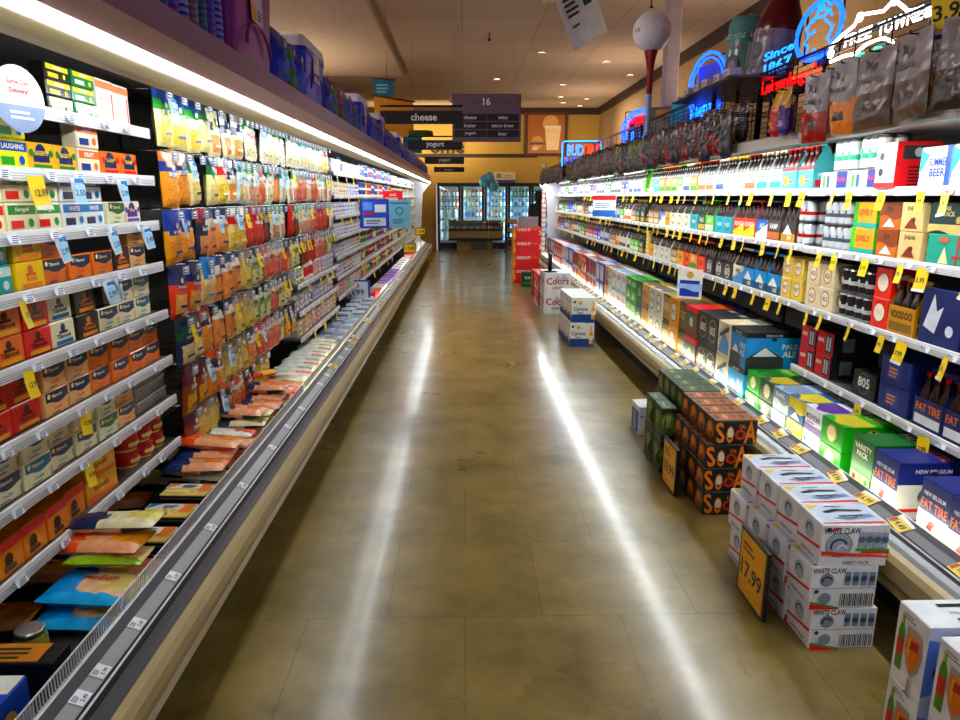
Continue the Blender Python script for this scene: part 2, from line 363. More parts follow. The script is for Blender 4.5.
    # tags on the rail
    if left:
        for k, y in enumerate((1.33, 1.52, 1.62, 1.83, 2.09, 2.44, 2.83, 3.3, 3.62, 3.95, 4.5, 4.75, 5.3, 5.6)):
            q = MB(); a = Matrix.Translation((X(.113), y, .3935)) @ Matrix.Rotation(R(21.5), 4, 'Y') @ Matrix.Rotation(LF, 4, 'Z'); q.T = a
            q.box(-.024, .024, -.019, .019, -.001, .0012, TAGW); f = Face(q, (-.024, -.019, .0015), (1, 0, 0), (0, 1, 0), .048, .038, .0002)
            f.lines(.08, .55, .6, .95, 3, TAGN); f.text('2.49' if k % 2 else '5.99', .55, .28, .3, TAGN); 
            if k == 0: f.rect(0, 0, .5, 1, TAGN)
            q.build('price_tag', rail)
        # wire fence
        q = MB(); yy = 1.2
        while yy < 4.3: q.box(X(.174) - .0015, X(.174) + .0015, yy, yy + .003, .402, .452, WPT); yy += .0125
        q.box(X(.174) - .002, X(.174) + .002, 1.2, 4.3, .450, .4545, WPT); q.box(X(.174) - .003, X(.174) + .003, 1.2, 4.3, .403, .408, WPT)
        q.build('wire_fence', root)
        q = MB(); q.box(X(.1735), X(.1765), 4.32, y1, .402, .455, M('f2eee2', 'plastic')); q.build('low_guard', root)
    # rail yellow tags
    ty = [2.05 + .27 * k + .04 * ((k * 5) % 3) for k in range(34)] if not left else [5.0, 5.9, 6.1, 6.9, 7.0, 7.9, 8.1, 8.3, 9.4, 9.6, 10.5, 11.6]
    for k, y in enumerate(ty):
        if y > y1 - .3: break
        q = MB(); q.T = Matrix.Translation((X(.116), y, .396)) @ Matrix.Rotation(R(21.5) * (1 if left else -1), 4, 'Y') @ Matrix.Rotation(LF if left else RF, 4, 'Z') @ Matrix.Rotation(R(-4 + 9 * math.sin(k * 3.7)), 4, 'Z')
        q.box(-.052, .052, -.028, .034, -.001, .0012, TAGY); f = Face(q, (-.052, -.028, .0014), (1, 0, 0), (0, 1, 0), .104, .062, .0002)
        f.rect(-.0, .78, 1, 1, TAGW); f.text(('9.99', '14.49', '16.99', '8.99')[k % 4], .55, .4, .42, BLK); f.rect(.03, .1, .2, .6, M('b02a20'))
        q.build('price_tag', rail)
    return root
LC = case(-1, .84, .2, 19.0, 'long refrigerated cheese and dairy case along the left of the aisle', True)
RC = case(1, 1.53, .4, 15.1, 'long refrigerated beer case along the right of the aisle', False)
# candy-striped post at the end of the right case
q = MB(); q.lathe([(.045, 0), (.045, 2.3)], WHT, 10)
for k in range(22): 
    z = .1 + k * .1; q.tube([(.047 * math.cos(a), .047 * math.sin(a), z + .03 * math.sin(a * 1.0)) for a in [2 * math.pi * i / 8 for i in range(8)]], .010, M('c01c28'), 4, True)
o = q.build('scroll_post'); o.location = (1.72, 15.22, 0); tag(o, 'white post with red scroll bands at far end of right case', 'post')

# tag prototypes for shelf fascias
def tag_mesh(kind, txt, w, h):
    q = MB(); c = {'y': TAGY, 'b': TAGW, 'w': TAGW}[kind]
    n = 3
    for i in range(n):      # slightly curled card hanging from z=0 downwards, front -y
        z0, z1 = -h * i / n, -h * (i + 1) / n; y0_, y1_ = -.004 - .010 * (i / n) ** 2, -.004 - .010 * ((i + 1) / n) ** 2
        q.add([(-w / 2, y1_, z1), (w / 2, y1_, z1), (w / 2, y0_, z0), (-w / 2, y0_, z0)], [(0, 1, 2, 3)], c); q.add([(-w / 2, y1_ + .0008, z1), (-w / 2, y0_ + .0008, z0), (w / 2, y0_ + .0008, z0), (w / 2, y1_ + .0008, z1)], [(0, 1, 2, 3)], c)
    f = Face(q, (-w / 2, -.0145, -h), (1, 0, 0), (0, 0, 1), w, h, .0004)
    if kind == 'y': f.text(txt, .5, .5, .22, BLK, .8)
    if kind == 'y' and w > .045: f.rect(0, 0, 1, .12, TAGW)
    if kind == 'b': f.rect(.06, .05, .94, .75, M('b8dcf4')); f.text(txt, .5, .42, .24, M('1d3f86'), .8); f.rect(.1, .8, .9, .95, TAGB)
    if kind == 'w': f.lines(.1, .1, .9, .9, 4, TAGN); 
    return mesh_of(q, 'price_tag')
TY = [tag_mesh('y', t, .045, .082) for t in ('9.99', '12.99', '10.99', '8.49')]; TYL = [tag_mesh('y', t, .062, .10) for t in ('12.99', '13.99')]
TB = [tag_mesh('b', t, .05, .085) for t in ('2.99', '2.50', '3.49')]; TW = tag_mesh('w', '', .05, .028)
def shelf(s, xf, depth, y0, y1, z, label, tags=(), strips=9):
    root = empty('case_shelf', (0, 0, 0), 0, label, 'shelf')
    q = MB(); q.box(s * xf, s * (xf + depth), y0 + .003, y1 - .003, z - .018, z, SHB); q.build('shelf_board', root)
    q = MB(); a, b_ = s * xf, s * (xf - .010)
    q.box(a, b_, y0 + .003, y1 - .003, z - .034, z + .006, WPT, .001)
    for zz in (z - .027, z - .020, z - .013): q.box(b_, b_ - s * .0012, y0 + .004, y1 - .004, zz, zz + .0016, M('9c9ca6', 'plastic'))
    fa = q.build('shelf_fascia', root)
    rz = LF if s < 0 else RF
    n = int((y1 - y0) / .19)
    for k in range(n):
        y = y0 + .09 + (y1 - y0 - .1) * k / n + .02 * math.sin(k * 2.3 + z * 9)
        o = bpy.data.objects.new('shelf_label', TW); col.objects.link(o); o.parent = fa; o.location = (b_ - s * (-.002), y, z - .0); o.rotation_euler = (0, 0, rz)
    for k, (y, me) in enumerate(tags):
        o = bpy.data.objects.new('price_tag', me); col.objects.link(o); o.parent = fa; o.location = (b_ - s * .003, y, z - .018 if me is not None else z); o.rotation_euler = (R(-4) , R(random.uniform(-9, 9)), rz + R(random.uniform(-18, 18)))
    return root

# ================================================================== PRODUCT PROTOTYPES
def cheese_block(look, base, lab, acc, txt, w=.140, d=.055, h=.084, style='wave', name='cheese_block'):
    q = MB(); B = M(base, 'gloss'); L = M(lab, 'gloss'); A = M(acc, 'gloss'); q.box(-w / 2, w / 2, -d / 2, d / 2, 0, h, B, .004)
    f = q.face('front', w, d, h)
    if style == 'wave':
        f.wave(.52, .95, .07, L, 1.2, .05, .95); f.text(txt, .48, .76, .13, M('f3e6c4'), .6); f.disc(.16, .80, .10, M('f0dca8')); f.text('Cheddar', .47, .30, .13, A, .6); f.lines(.2, .10, .7, .2, 1, M(lab)); f.bars(.86, .1, .93, .45, 3, BLK)
    elif style == 'arch':
        f.disc(.5, .62, .34, L); f.rect(.2, .30, .8, .62, L); f.text(txt, .5, .62, .17, M('f4d35c'), .5); f.disc(.14, .62, .14, A); f.disc(.86, .62, .14, A); f.rect(.15, .1, .85, .22, A)
    elif style == 'band':
        f.rect(.03, .6, .97, .92, L); f.text(txt, .5, .76, .18, WHT, .8); f.rect(.08, .12, .5, .4, A); f.disc(.75, .3, .16, L)
    elif style == 'seal':
        f.disc(.5, .72, .16, L); f.rect(.32, .5, .68, .6, L); f.text(txt, .5, .4, .18, L, .7); f.rect(.15, .08, .85, .24, A)
    t = q.face('top', w, d, h); t.rect(.05, .1, .95, .9, L); 
    return Proto(name, 'cheese', look, q, None, w, d, h)
def small_box(name, cat, look, w, d, h, base, deco, kind='card', sides=None):
    q = MB(); q.box(-w / 2, w / 2, -d / 2, d / 2, 0, h, M(base, kind), .003, sides); deco(q.face('front', w, d, h), q)
    return Proto(name, cat, look, q, None, w, d, h)
def bag_fn(header, mid, body, win, ph=0.0, hv=.78, mv=.62):
    H, Mi, B, W = M(header, 'film'), M(mid, 'film'), M(body, 'film'), M(win, 'shred')
    def fn(u, v):
        wv = .05 * math.sin(6 * u + ph)
        if v > hv + wv: return H
        if v > mv + wv: return Mi
        if .12 < u < .88 and .12 < v < .5: return W
        return B
    return fn
def bag(look, header, mid, body, win, txt='', w=.158, h=.235, d=.048, seed=0, name='cheese_bag', cat='cheese bag', tc='ffffff', hires=False):
    q = MB(); nu, nv = (12, 18) if hires else (8, 11)
    q.puff(w, h, d, bag_fn(header, mid, body, win, seed * 1.3), nu, nv, seed)
    f = Face(q, (-w / 2, -d / 2 - .0028, 0), (1, 0, 0), (0, 0, 1), w, h, .0005)
    if txt: f.text(txt, .5, .60, .085, M(tc), .62)
    f.disc(.5, .72, .055, M('f6f0e0')); f.rect(.3, .20, .7, .25, M(header))
    f.disc(.5, .965, .012, BLK)
    return Proto(name, cat, look, q, None, w, d, h)
def can_geo(q, x, y, z, body, band, r=.032, h=.122, n=12):
    al = M('c8ccd0', 'metal'); bm = M(body, 'gloss'); bd = M(band, 'gloss')
    q.lathe([(r * .80, z), (r, z + .008), (r, z + .012), (r, z + h * .34), (r, z + h * .5), (r, z + h * .90), (r, z + h * .905), (r * .82, z + h - .003), (r * .82, z + h)], bm, n, (x, y, 0), [al, al, bm, bd, bm, bm, al, al, al])
def bottle_mb(glass='2a1608', capc='e8e4da', lab='d8c8a0', n=8, x=0, y=0, z0=0, q=None):
    q = q or MB(); G = M(glass, 'gloss'); L = M(lab); C = M(capc, 'metal')
    q.lathe([(.029, 0), (.0305, .006), (.0305, .03), (.0305, .11), (.0305, .142), (.0145, .182), (.0135, .214), (.0155, .218), (.0155, .234)], G, n, (x, y, z0), [G, G, L, G, G, G, C, C, C])
    return q
def six_pack(look, base, acc, txt, cap='e8e4da', glass='2a1608', tcol='ffffff', neck=True, pic=None, parts=True, w=.192, d=.128):
    q = MB(); B = M(base); A = M(acc); t = .002; hs = .125
    for yy in (-d / 2, d / 2 - t): q.box(-w / 2, w / 2, yy, yy + t, .001, hs, B)
    for xx in (-w / 2, w / 2 - t):
        q.add([(xx, -d / 2, 0), (xx, d / 2, 0), (xx, d / 2, hs), (xx, .012, .232), (xx, -.012, .232), (xx, -d / 2, hs)], [(0, 1, 2, 3, 4, 5)], B)
        q.add([(xx + t, -d / 2, 0), (xx + t, -d / 2, hs), (xx + t, -.012, .232), (xx + t, .012, .232), (xx + t, d / 2, hs), (xx + t, d / 2, 0)], [(0, 1, 2, 3, 4, 5)], B)
    q.box(-w / 2, w / 2, -d / 2, d / 2, 0, .001, B)
    q.box(-w / 2 + t, w / 2 - t, -.0015, .0015, .01, .18, B); q.box(-w / 2 + t, w / 2 - t, -.0015, .0015, .215, .245, B); q.box(-w / 2 + t, -w / 2 + .03, -.0015, .0015, .18, .215, B); q.box(w / 2 - .03, w / 2 - t, -.0015, .0015, .18, .215, B)
    f = Face(q, (-w / 2, -d / 2, 0), (1, 0, 0), (0, 0, 1), w, hs); TC = M(tcol)
    if pic == 'disc': f.disc(.5, .55, .36, A); f.disc(.5, .55, .28, B); f.text(txt, .5, .55, .22, TC, .5)
    elif pic == 'mtn': f.rect(0, 0, 1, .42, A); f.poly([(.1, .38), (.45, .86), (.8, .38)], WHT); f.text(txt, .62, .22, .2, TC, .6)
    elif pic == 'num': f.ring(.5, .5, .4, .05, TC); f.text(txt, .5, .5, .42, TC, .6)
    elif pic == 'split': f.poly([(0, 0), (1, 0), (1, .8), (0, .25)], A); f.text(txt, .5, .68, .26, TC, .8)
    elif pic == 'pine': f.disc(.3, .42, .26, M('f4cc30')); f.poly([(.24, .6), (.3, .95), (.36, .6)], M('2e8a3c')); f.text(txt, .68, .35, .16, A, .45); f.rect(0, .86, 1, 1, A)
    else: f.rect(.06, .1, .94, .42, A); f.text(txt, .5, .7, .28, TC, .84)
    for nm in ('left', 'right'):
        g = q.face(nm, w, d, hs); g.text(txt, .5, .6, .2, TC, .8); g.rect(.1, .1, .9, .4, A)
    bm = mesh_of(bottle_mb(glass, cap), 'bottle')
    pos = [(-w / 2 + .033 + i * .0625, sy * .0315, .0015) for i in range(3) for sy in (-1, 1)]
    if parts: return Proto('six_pack_of_bottles', 'six-pack', look, None, [('carrier', q, (0, 0, 0), [])] + [('bottle', bm, p, []) for p in pos], w, d, .245)
    for p in pos: bottle_mb(glass, cap, x=p[0], y=p[1], z0=p[2], q=q, n=6)
    return Proto('six_pack_of_bottles', 'six-pack', look, q, None, w, d, .245)
def can_pack(look, body, band, ncol=2, tall=True, parts=True, carton=None):
    h = .157 if tall else .122; r = .0328; w = ncol * .0665; d = .133; cm = MB(); can_geo(cm, 0, 0, 0, body, band, r, h)
    f = Face(cm, (-.02, -r, 0), (1, 0, 0), (0, 0, 1), .04, h, .0006); f.disc(.5, .55, .09, M(band)); 
    me = mesh_of(cm, 'can'); pos = [((i - (ncol - 1) / 2) * .0665, sy * .0332, 0) for i in range(ncol) for sy in (-1, 1)]
    q = MB(); q.box(-w / 2, w / 2, -d / 2, d / 2, h - .001, h + .004, M(carton or '202024', 'plastic'), .001)
    return Proto('can_pack', 'can pack', look, None, [('can', me, p, []) for p in pos] + [('pack_ring', q, (0, 0, 0), [])], w, d, h + .004)
def carton(look, w, d, h, base, deco, name='beer_carton', cat='beer carton', side=None, top=None, handle=True):
    q = MB(); q.box(-w / 2, w / 2, -d / 2, d / 2, 0, h, M(base), .003)
    f = q.face('front', w, d, h); deco(f)
    for nm in ('left', 'right'):
        g = q.face(nm, w, d, h); (side or deco)(g)
    t = q.face('top', w, d, h)
    if top: top(t)
    if handle:
        for g in (q.face('left', w, d, h), q.face('right', w, d, h)):
            g.k = 9; g.disc(.5, .82, .07, BLK, .045)
    return Proto(name, cat, look, q, None, w, d, h)
def gen_deco(acc, txt, tcol, style=0):
    A, T = M(acc), M(tcol)
    def fn(f):
        if style == 0: f.rect(.0, .0, 1, .28, A); f.text(txt, .5, .6, .26, T, .84); f.lines(.15, .34, .85, .44, 1, T)
        elif style == 1: f.poly([(0, 0), (1, .55), (1, 0)], A); f.text(txt, .5, .72, .22, T, .84); f.disc(.72, .3, .16, M('f6f2e4'))
        elif style == 2: f.disc(.5, .52, .36, A); f.disc(.5, .52, .30, M('f4eeda')); f.text(txt, .5, .52, .2, T, .5)
        elif style == 3: f.rect(.08, .1, .92, .9, A); f.text(txt, .5, .55, .3, T, .7)
        elif style == 4: f.wave(.45, 1, .08, A, 0); f.text(txt, .5, .75, .2, T, .8); f.poly([(.2, .1), (.5, .42), (.8, .1)], WHT)
    return fn

# ------------------------------------------------------------------ fill helpers
def fill(side, xf, z, y0, y1, seq, where, gap=.006, stack=None, jit=.012, setback=.012, cat_group=None, start=1, depthrow=1):
    """line products along the case: seq = [(proto, n facings, n high)], near end first"""
    y = y0; k = start; i = 0; rz = LF if side < 0 else RF
    while y < y1:
        p, n, hi = seq[i % len(seq)]; i += 1
        for _ in range(n):
            if y + p.w > y1: return k
            sb = setback + random.uniform(0, jit)
            for t in range(hi):
                x = side * (xf + sb + p.d / 2 + (random.uniform(-.004, .004) if t else 0))
                lvl = '' if hi == 1 else (' lower,' if t == 0 else (' top,' if t == hi - 1 else ' middle,')) if hi < 4 else ' %s up,' % ordn(t + 1)
                p.place((x, y + p.w / 2, z + .001 + t * (p.h + .0008)), rz + R(random.uniform(-1.2, 1.2)), '%s,%s %s along %s' % (p.look, lvl, ordn(k), where), where)
            y += p.w + gap; k += 1
    return k

# ================================================================== SHELVES
def tagrow(y0, y1, step, meshes, off=0.0):
    r = []; y = y0 + off; k = 0
    while y < y1 - .05: r.append((y, meshes[k % len(meshes)])); y += step * (1 + .35 * math.sin(k * 2.1 + y0)); k += 1
    return r
LX, RX = 1.30, 1.95
LZ = [1.868, 1.680, 1.498, 1.325, 1.120, .915, .735, .535]
RZ = [1.640, 1.327, .995, .635]
NM = ['top', 'second', 'third', 'fourth', 'fifth', 'sixth', 'seventh', 'eighth']
for i, z in enumerate(LZ):
    tg = {2: [(2.28, TB[0]), (2.62, TB[1]), (2.9, TB[2])], 1: [(2.2, TYL[0]), (2.43, TB[1]), (2.74, TB[0])], 3: [(2.05, TY[2]), (2.55, TB[0]), (2.62, TB[1])], 4: [(2.03, TY[1])], 5: [(2.3, TY[2])], 6: [(2.28, TY[0])], 7: [(2.2, TY[3])]}.get(i, [])
    shelf(-1, LX, .45, 1.2, 3.06, z, 'grey metal shelf, %s from top, in the nearest left cheese bay' % NM[i], tg)
for i, z in enumerate((.95, .74, .54)):
    shelf(-1, LX - .05, .5, 5.3, 7.0, z, 'grey metal shelf, %s from top, below the hanging lunch packs' % NM[i], tagrow(5.4, 7, .33, TY, .05 * i))
CZ_ = [1.84, 1.62, 1.42, 1.22, 1.02, .82, .62]
for i, z in enumerate(CZ_):
    shelf(-1, LX - .05, .5, 7.0, 9.0, z, 'grey shelf, %s from top, in the stacked flat pack bay' % NM[i], tagrow(7.1, 9, .45, TY + TB[:1], .1 * i))
    shelf(-1, LX - .05, .5, 9.0, 13.0, z, 'grey shelf, %s from top, in the yogurt bays' % NM[i], tagrow(9.1, 13, .6, TY + TB[:1], .1 * i))
    shelf(-1, LX - .05, .5, 13.0, 18.9, z, 'grey shelf, %s from top, at far end of dairy case' % NM[i], tagrow(13.1, 18.9, .9, TY, .1 * i))
bays = [(.45, 4.0, 'nearest beer bay'), (4.0, 7.66, 'second beer bay'), (7.66, 11.3, 'third beer bay'), (11.3, 15.05, 'farthest beer bay')]
for i, z in enumerate(RZ):
    for j, (a, b_, nm) in enumerate(bays):
        if i == 3 and j: continue
        zz = z + (.004 if j else 0)
        me = TYL + TY if j == 0 else TY
        t = tagrow(max(a, 2.5) + .05, b_, .24 if j < 2 else .3, me, .07 * i)
        if i == 3: t = [(2.75, TYL[0]), (3.25, TY[1])]
        shelf(1, RX, .5, a, b_, zz, 'grey metal shelf, %s from top, in the %s' % (NM[i], nm), t)

# ================================================================== LEFT: NEAREST CHEESE BAY
CB = cheese_block
o_nv = CB('orange cheddar block with navy wave', 'e8862a', '1c2c50', 'e06020', 'Tillamook')
p_nv = CB('peach cheddar block with navy wave', 'f0bf8c', '1c2c50', 'd85c3c', 'Tillamook')
w_nv = CB('cream cheese block with navy wave', 'f1e6c6', '16395e', '2f8a96', 'Tillamook')
t_nv = CB('cream cheese block with teal wave', 'f0e8c8', '157080', '2f8a96', 'Tillamook')
g_nv = CB('cream cheese block with green wave', 'eeeacb', '2f6b2c', '3f8a3a', 'Tillamook')
red_ = CB('red cheddar block with gold band', 'd2201a', '401008', 'f0a030', 'Tillamook', style='seal')
org_ = CB('orange cheddar block with gold seal', 'ee7d1c', '3a1c10', 'f4b040', 'Tillamook', style='seal')
crm_ = CB('cream cheddar block with blue band', 'efe8c8', '1c2c50', '2f6fa0', 'Tillamook', style='seal')
blk_ = CB('black and amber cheddar block', '241a18', 'c8741c', 'd8861c', 'Tillamook', style='seal')
yel_ = CB('yellow cheese pack with navy arch', 'f4bc2a', '1a2a5a', '3f8a3a', 'SARGENTO', style='arch')
cor_ = CB('cream pack with orange band', 'f6ead0', 'f08024', '223a80', 'KRAFT', style='band')
pnk_ = CB('white pack with pink band', 'f6f2ec', 'd8307a', 'c02020', 'Land', style='band')
ygn_ = CB('yellow green pack with blue band', 'e8e838', '1e5aa8', '2f9a3a', 'LAUGHING', style='band')
orn_ = CB('bright orange pack with navy badge', 'f08c1c', '1a2250', 'e03020', 'SHARP', style='arch')
pur_ = CB('cream pack with purple arch', 'efe6d2', '4a2a80', '7a4aa8', 'Slices', style='arch')
grn_ = CB('cream butter pack with green band', 'f4ecce', '1e8a44', 'd02a20', 'Kerrygold', style='band')
rdc_ = CB('cream cheese pack with red band', 'f4e8c0', 'd02a20', '2f8a3a', 'SWISS', style='band')
btw_ = CB('white pack with blue band', 'eef2f2', '1f78b0', '1c2c50', 'WHITE', style='band')
tea_ = CB('teal cheese pack with silver band', '1f9a98', 'c8d8d0', 'e8f0e8', 'Organic', style='band')
ylw_ = CB('yellow cheese pack with orange seal', 'f4c63a', 'c8621c', 'e08a20', 'Amish', style='seal')
kby = CB('black yellow label stack pack', '1c1c1c', 'f0d81c', 'f0d81c', 'ORGANIC', h=.05, style='band')
kgy = CB('green yellow label stack pack', '1a8a54', 'f0d81c', 'e8f4e8', 'ORGANIC', h=.05, style='band')
obk = CB('orange and black wedge pack', 'e07a34', '2a1c18', 'f4e0c0', 'COLBY', h=.05, style='band')
def tall_deco(acc):
    def fn(f, q): f.rect(.0, .78, 1, .95, M(acc)); f.rect(.82, .1, .92, .7, M('e06a3a')); f.lines(.1, .2, .7, .6, 4, M('d8c8b8'))
    return fn
tofu = small_box('tofu_box', 'tofu box', 'tall white box with orange top', .13, .07, .15, 'f6f2ee', tall_deco('e08a5a'))
cle_ = MB(); cle_.box(-.07, .07, -.05, .05, 0, .042, M('8f8c88', 'film'), .006); cle_.box(-.073, .073, -.053, .053, .042, .052, M('b9babc', 'gloss'), .002)
f = cle_.face('front', .14, .1, .05); f.rect(.1, .15, .9, .6, M('6f6258', 'film')); snack = Proto('snack_tray', 'snack tray', 'clear lidded snack tray', cle_, None, .146, .106, .053)
def vel_deco(f, q): f.poly([(0, 0), (.0, .3), (1, .1), (1, 0)], M('e87a1c')); f.disc(.45, .55, .3, M('f4e04a'), .26); f.text('Velveeta', .45, .55, .26, M('c8201c'), .6)
velv = small_box('cheese_loaf_box', 'cheese box', 'yellow loaf box with red script', .21, .07, .082, 'f2b81e', vel_deco)
def brk_deco(f, q): f.rect(0, .72, 1, 1, M('d8301c')); f.disc(.4, .45, .18, M('3a1c10')); f.rect(.2, .12, .65, .25, M('3a2a18')); f.lines(.2, .3, .7, .4, 1, BLK)
brick = small_box('cheese_brick', 'cheese', 'amber cheese brick with red top', .115, .12, .105, 'e8942c', brk_deco, 'gloss')
P = MB(); P.lathe([(.046, 0), (.050, .01), (.052, .055)], M('f2d890', 'gloss'), 18, (0, 0, 0), [M('f2d890', 'gloss'), M('c8281c'), M('c8281c')])
for k in range(7):
    a = -math.pi / 2 + (k - 3) * .24; g = Face(P, (.0535 * math.cos(a), .0535 * math.sin(a), .015), (-math.sin(a), math.cos(a), 0), (0, 0, 1), .012, .03); g.disc(.4, .5, .3, M('f4e2a0'))
P3 = MB(); P3.lathe([(.053, .055), (.054, .057), (.054, .064), (.050, .066)], M('c83a34', 'gloss'), 18)
tub = Proto('spread_tub', 'tub', 'round red and cream tub', None, [('cup', P, (0, 0, 0), []), ('lid', P3, (0, 0, 0), [])], .11, .11, .067)
W0 = 'left %s shelf'
Ys = 1.80
fill(-1, LX, LZ[0], 1.95, 2.28, [(obk, 2, 3)], W0 % 'top', setback=.06)
fill(-1, LX, LZ[0], 2.40, 3.04, [(kby, 1, 3), (kgy, 1, 3), (tofu, 2, 1)], W0 % 'top', gap=.008, start=4)
fill(-1, LX, LZ[1], Ys, 3.03, [(pnk_, 2, 1), (ygn_, 1, 2), (yel_, 2, 1), (cor_, 1, 2), (orn_, 2, 1), (pur_, 1, 1)], W0 % 'second')
fill(-1, LX, LZ[2], Ys, 3.03, [(rdc_, 2, 2), (grn_, 1, 2), (grn_, 1, 2), (btw_, 1, 2), (btw_, 1, 2), (g_nv, 1, 1), (pur_, 1, 1)], W0 % 'third')
fill(-1, LX, LZ[3], Ys, 3.03, [(tea_, 2, 2), (ylw_, 1, 2), (o_nv, 1, 2), (o_nv, 2, 1), (blk_, 1, 1), (p_nv, 1, 2)], W0 % 'fourth')
fill(-1, LX, LZ[4], Ys, 3.03, [(org_, 2, 2), (red_, 1, 2), (crm_, 1, 2), (blk_, 1, 2), (w_nv, 1, 1), (w_nv, 1, 2), (t_nv, 1, 2)], W0 % 'fifth')
fill(-1, LX, LZ[5], Ys - .1, 3.03, [(org_, 1, 2), (red_, 2, 2), (p_nv, 1, 2), (p_nv, 1, 2), (o_nv, 3, 2), (o_nv, 1, 2)], W0 % 'sixth')
fill(-1, LX, LZ[6], Ys - .1, 2.72, [(p_nv, 1, 2), (w_nv, 1, 2), (t_nv, 1, 2), (w_nv, 2, 2), (g_nv, 1, 2)], W0 % 'seventh')
fill(-1, LX, LZ[6], 2.74, 3.05, [(snack, 2, 3)], W0 % 'seventh', start=7)
fill(-1, LX, LZ[7], Ys - .1, 2.3, [(brick, 5, 1)], W0 % 'eighth')
fill(-1, LX, LZ[7], 2.32, 2.55, [(velv, 1, 2)], W0 % 'eighth', start=6)
fill(-1, LX, LZ[7], 2.66, 3.03, [(tub, 3, 2)], W0 % 'eighth', start=7)
# round shelf sign
q = MB(); n = 28; pts = [(.092 * math.cos(2 * math.pi * i / n), .092 * math.sin(2 * math.pi * i / n)) for i in range(n)]
q.add([(x, -.001, z) for x, z in pts], [tuple(range(n))], PX); q.add([(x, .001, z) for x, z in pts], [tuple(range(n))[::-1]], PX)
f = Face(q, (-.092, -.001, -.092), (1, 0, 0), (0, 0, 1), .184, .184)
f.poly([(.5 + .5 * math.cos(a), .5 + .5 * math.sin(a)) for a in [math.pi * (1.0 + .06 + .88 * i / 10) for i in range(11)]], M('9aa8c8'))
f.text('Same-Day', .5, .74, .10, M('e0405a'), .62); f.text('Delivery!', .5, .61, .10, M('e0405a'), .6); f.lines(.28, .2, .75, .36, 2, PX)
o = q.build('round_shelf_sign'); o.location = (-1.262, 2.14, 1.872); o.rotation_euler = (0, 0, R(78)); tag(o, 'round white sign reading Same-Day Delivery clipped to left top shelf', 'sign')

# ================================================================== LEFT: HANGING BAG BAYS
bags = {
 'a': bag('blue and green topped shred bag', '20489a', '2f9a3a', 'ece0a8', 'eccf70', 'KRAFT', seed=1),
 'b': bag('navy and green shred bag', '16305c', '1f7a3c', 'ece2b0', 'eed89a', 'Lucerne', seed=2, w=.165),
 'c': bag('white bag with gold window', 'e9ebe6', '16395e', 'e8dcc0', 'e89a30', 'Lucerne', seed=3),
 'd': bag('green topped white snack bag', '2fa03c', 'f2f4ee', 'ece8da', 'dccfa8', 'FRIGO', seed=4, w=.088, h=.232, d=.03, tc='d02060'),
 'e': bag('red and white stick bag', 'b8202c', 'f2efe8', 'f0ece4', 'e8d8c0', 'STIX', seed=5, w=.088, h=.232, d=.03, tc='b8202c'),
 'f': bag('orange shred bag with blue header', 'e88a24', '1d3f8e', 'f0a23a', 'f2a440', 'SARGENTO', seed=6),
 'g': bag('blue header amber window bag', '1c3c90', '1c3c90', 'e8a848', 'ea9c3a', 'Sargento', seed=7),
 'h': bag('crimson and navy pouch', 'b01838', '1a1c3a', '2a2c4a', 'd8a070', 'Reserve', seed=8, w=.14),
 'i': bag('peach farmstyle shred bag', '1c2c50', 'f0e8dc', 'e89a68', 'ea9a60', 'Tillamook', seed=9, tc='1c2c50'),
 'j': bag('cream shred bag with red stripe', 'f2efe4', 'd82a20', 'e8d498', 'eac860', 'CHEF', seed=10),
 'k': bag('dark navy bag with orange block label', '141c48', '1a2a66', 'd8501c', 'e8b070', 'Sargento', seed=11),
 'l': bag('bright blue topped shred bag', '1486c8', '1486c8', 'eacda8', 'e8c490', 'FIESTA', seed=12),
 'm': bag('dark green and navy pouch', '0f2b3c', '1a5a3c', '1f2f5a', 'e8d0a0', 'Organic', seed=13),
 'n': bag('orange topped shred bag', 'ea6a1a', '1c2440', 'e89c5c', 'ee9a4c', 'Tillamook', seed=14),
 'o': bag('clear pouch of pale sliced cheese', '8a7a5c', 'b8a068', 'd8c088', 'e6cc78', '', seed=15),
 'p': bag('maroon and gold pouch', '4a1830', '6a2038', '8a4a30', 'e8b050', 'Dublin', seed=16),
 'q': bag('red sliced meat pouch', 'c01c20', 'd02a24', 'c83a30', 'b84a3c', 'HORMEL', seed=17, w=.11, name='lunch_meat_bag', cat='meat pack'),
 'r': bag('white meat pouch with green top', '3aa83c', 'f0f0ec', 'e4ecdc', 'd89c88', 'DELI', seed=18, w=.12, name='lunch_meat_bag', cat='meat pack', tc='1d3f8e'),
 's': bag('clear pouch of pink ham slices', 'a8b0b8', 'e0c8b8', 'd08a78', 'cc6a5c', 'HAM', seed=19, w=.11, name='lunch_meat_bag', cat='meat pack', tc='b8202c'),
 't': bag('black and yellow stick pouch', '1a1a16', 'e8c81c', '26241c', '8a3a1c', 'STICKS', seed=20, w=.09, name='lunch_meat_bag', cat='meat pack'),
 'u': bag('orange peppered salami pouch', 'e85a1c', 'e8e0d4', 'd88868', 'cc7058', 'SALAMI', seed=21, w=.11, name='lunch_meat_bag', cat='meat pack', tc='8a2020'),
 'v': bag('turquoise and white snack pouch', '1fa8b8', 'f2f4f0', 'cfe4e4', 'dcbc88', 'Minis', seed=22, w=.10, tc='1d5a86'),
 'x': bag('dark olive herb cheese pouch', '24401c', 'd8d8c4', '9aaa70', 'e4dcae', 'Mozz', seed=23, w=.12, tc='24401c'),
}
HK = MB(); HK.tube([(0, .0, .004), (0, .34, .004)], .0028, CHR, 5); HK.tube([(0, 0, .004), (0, 0, -.012)], .002, CHR, 4)
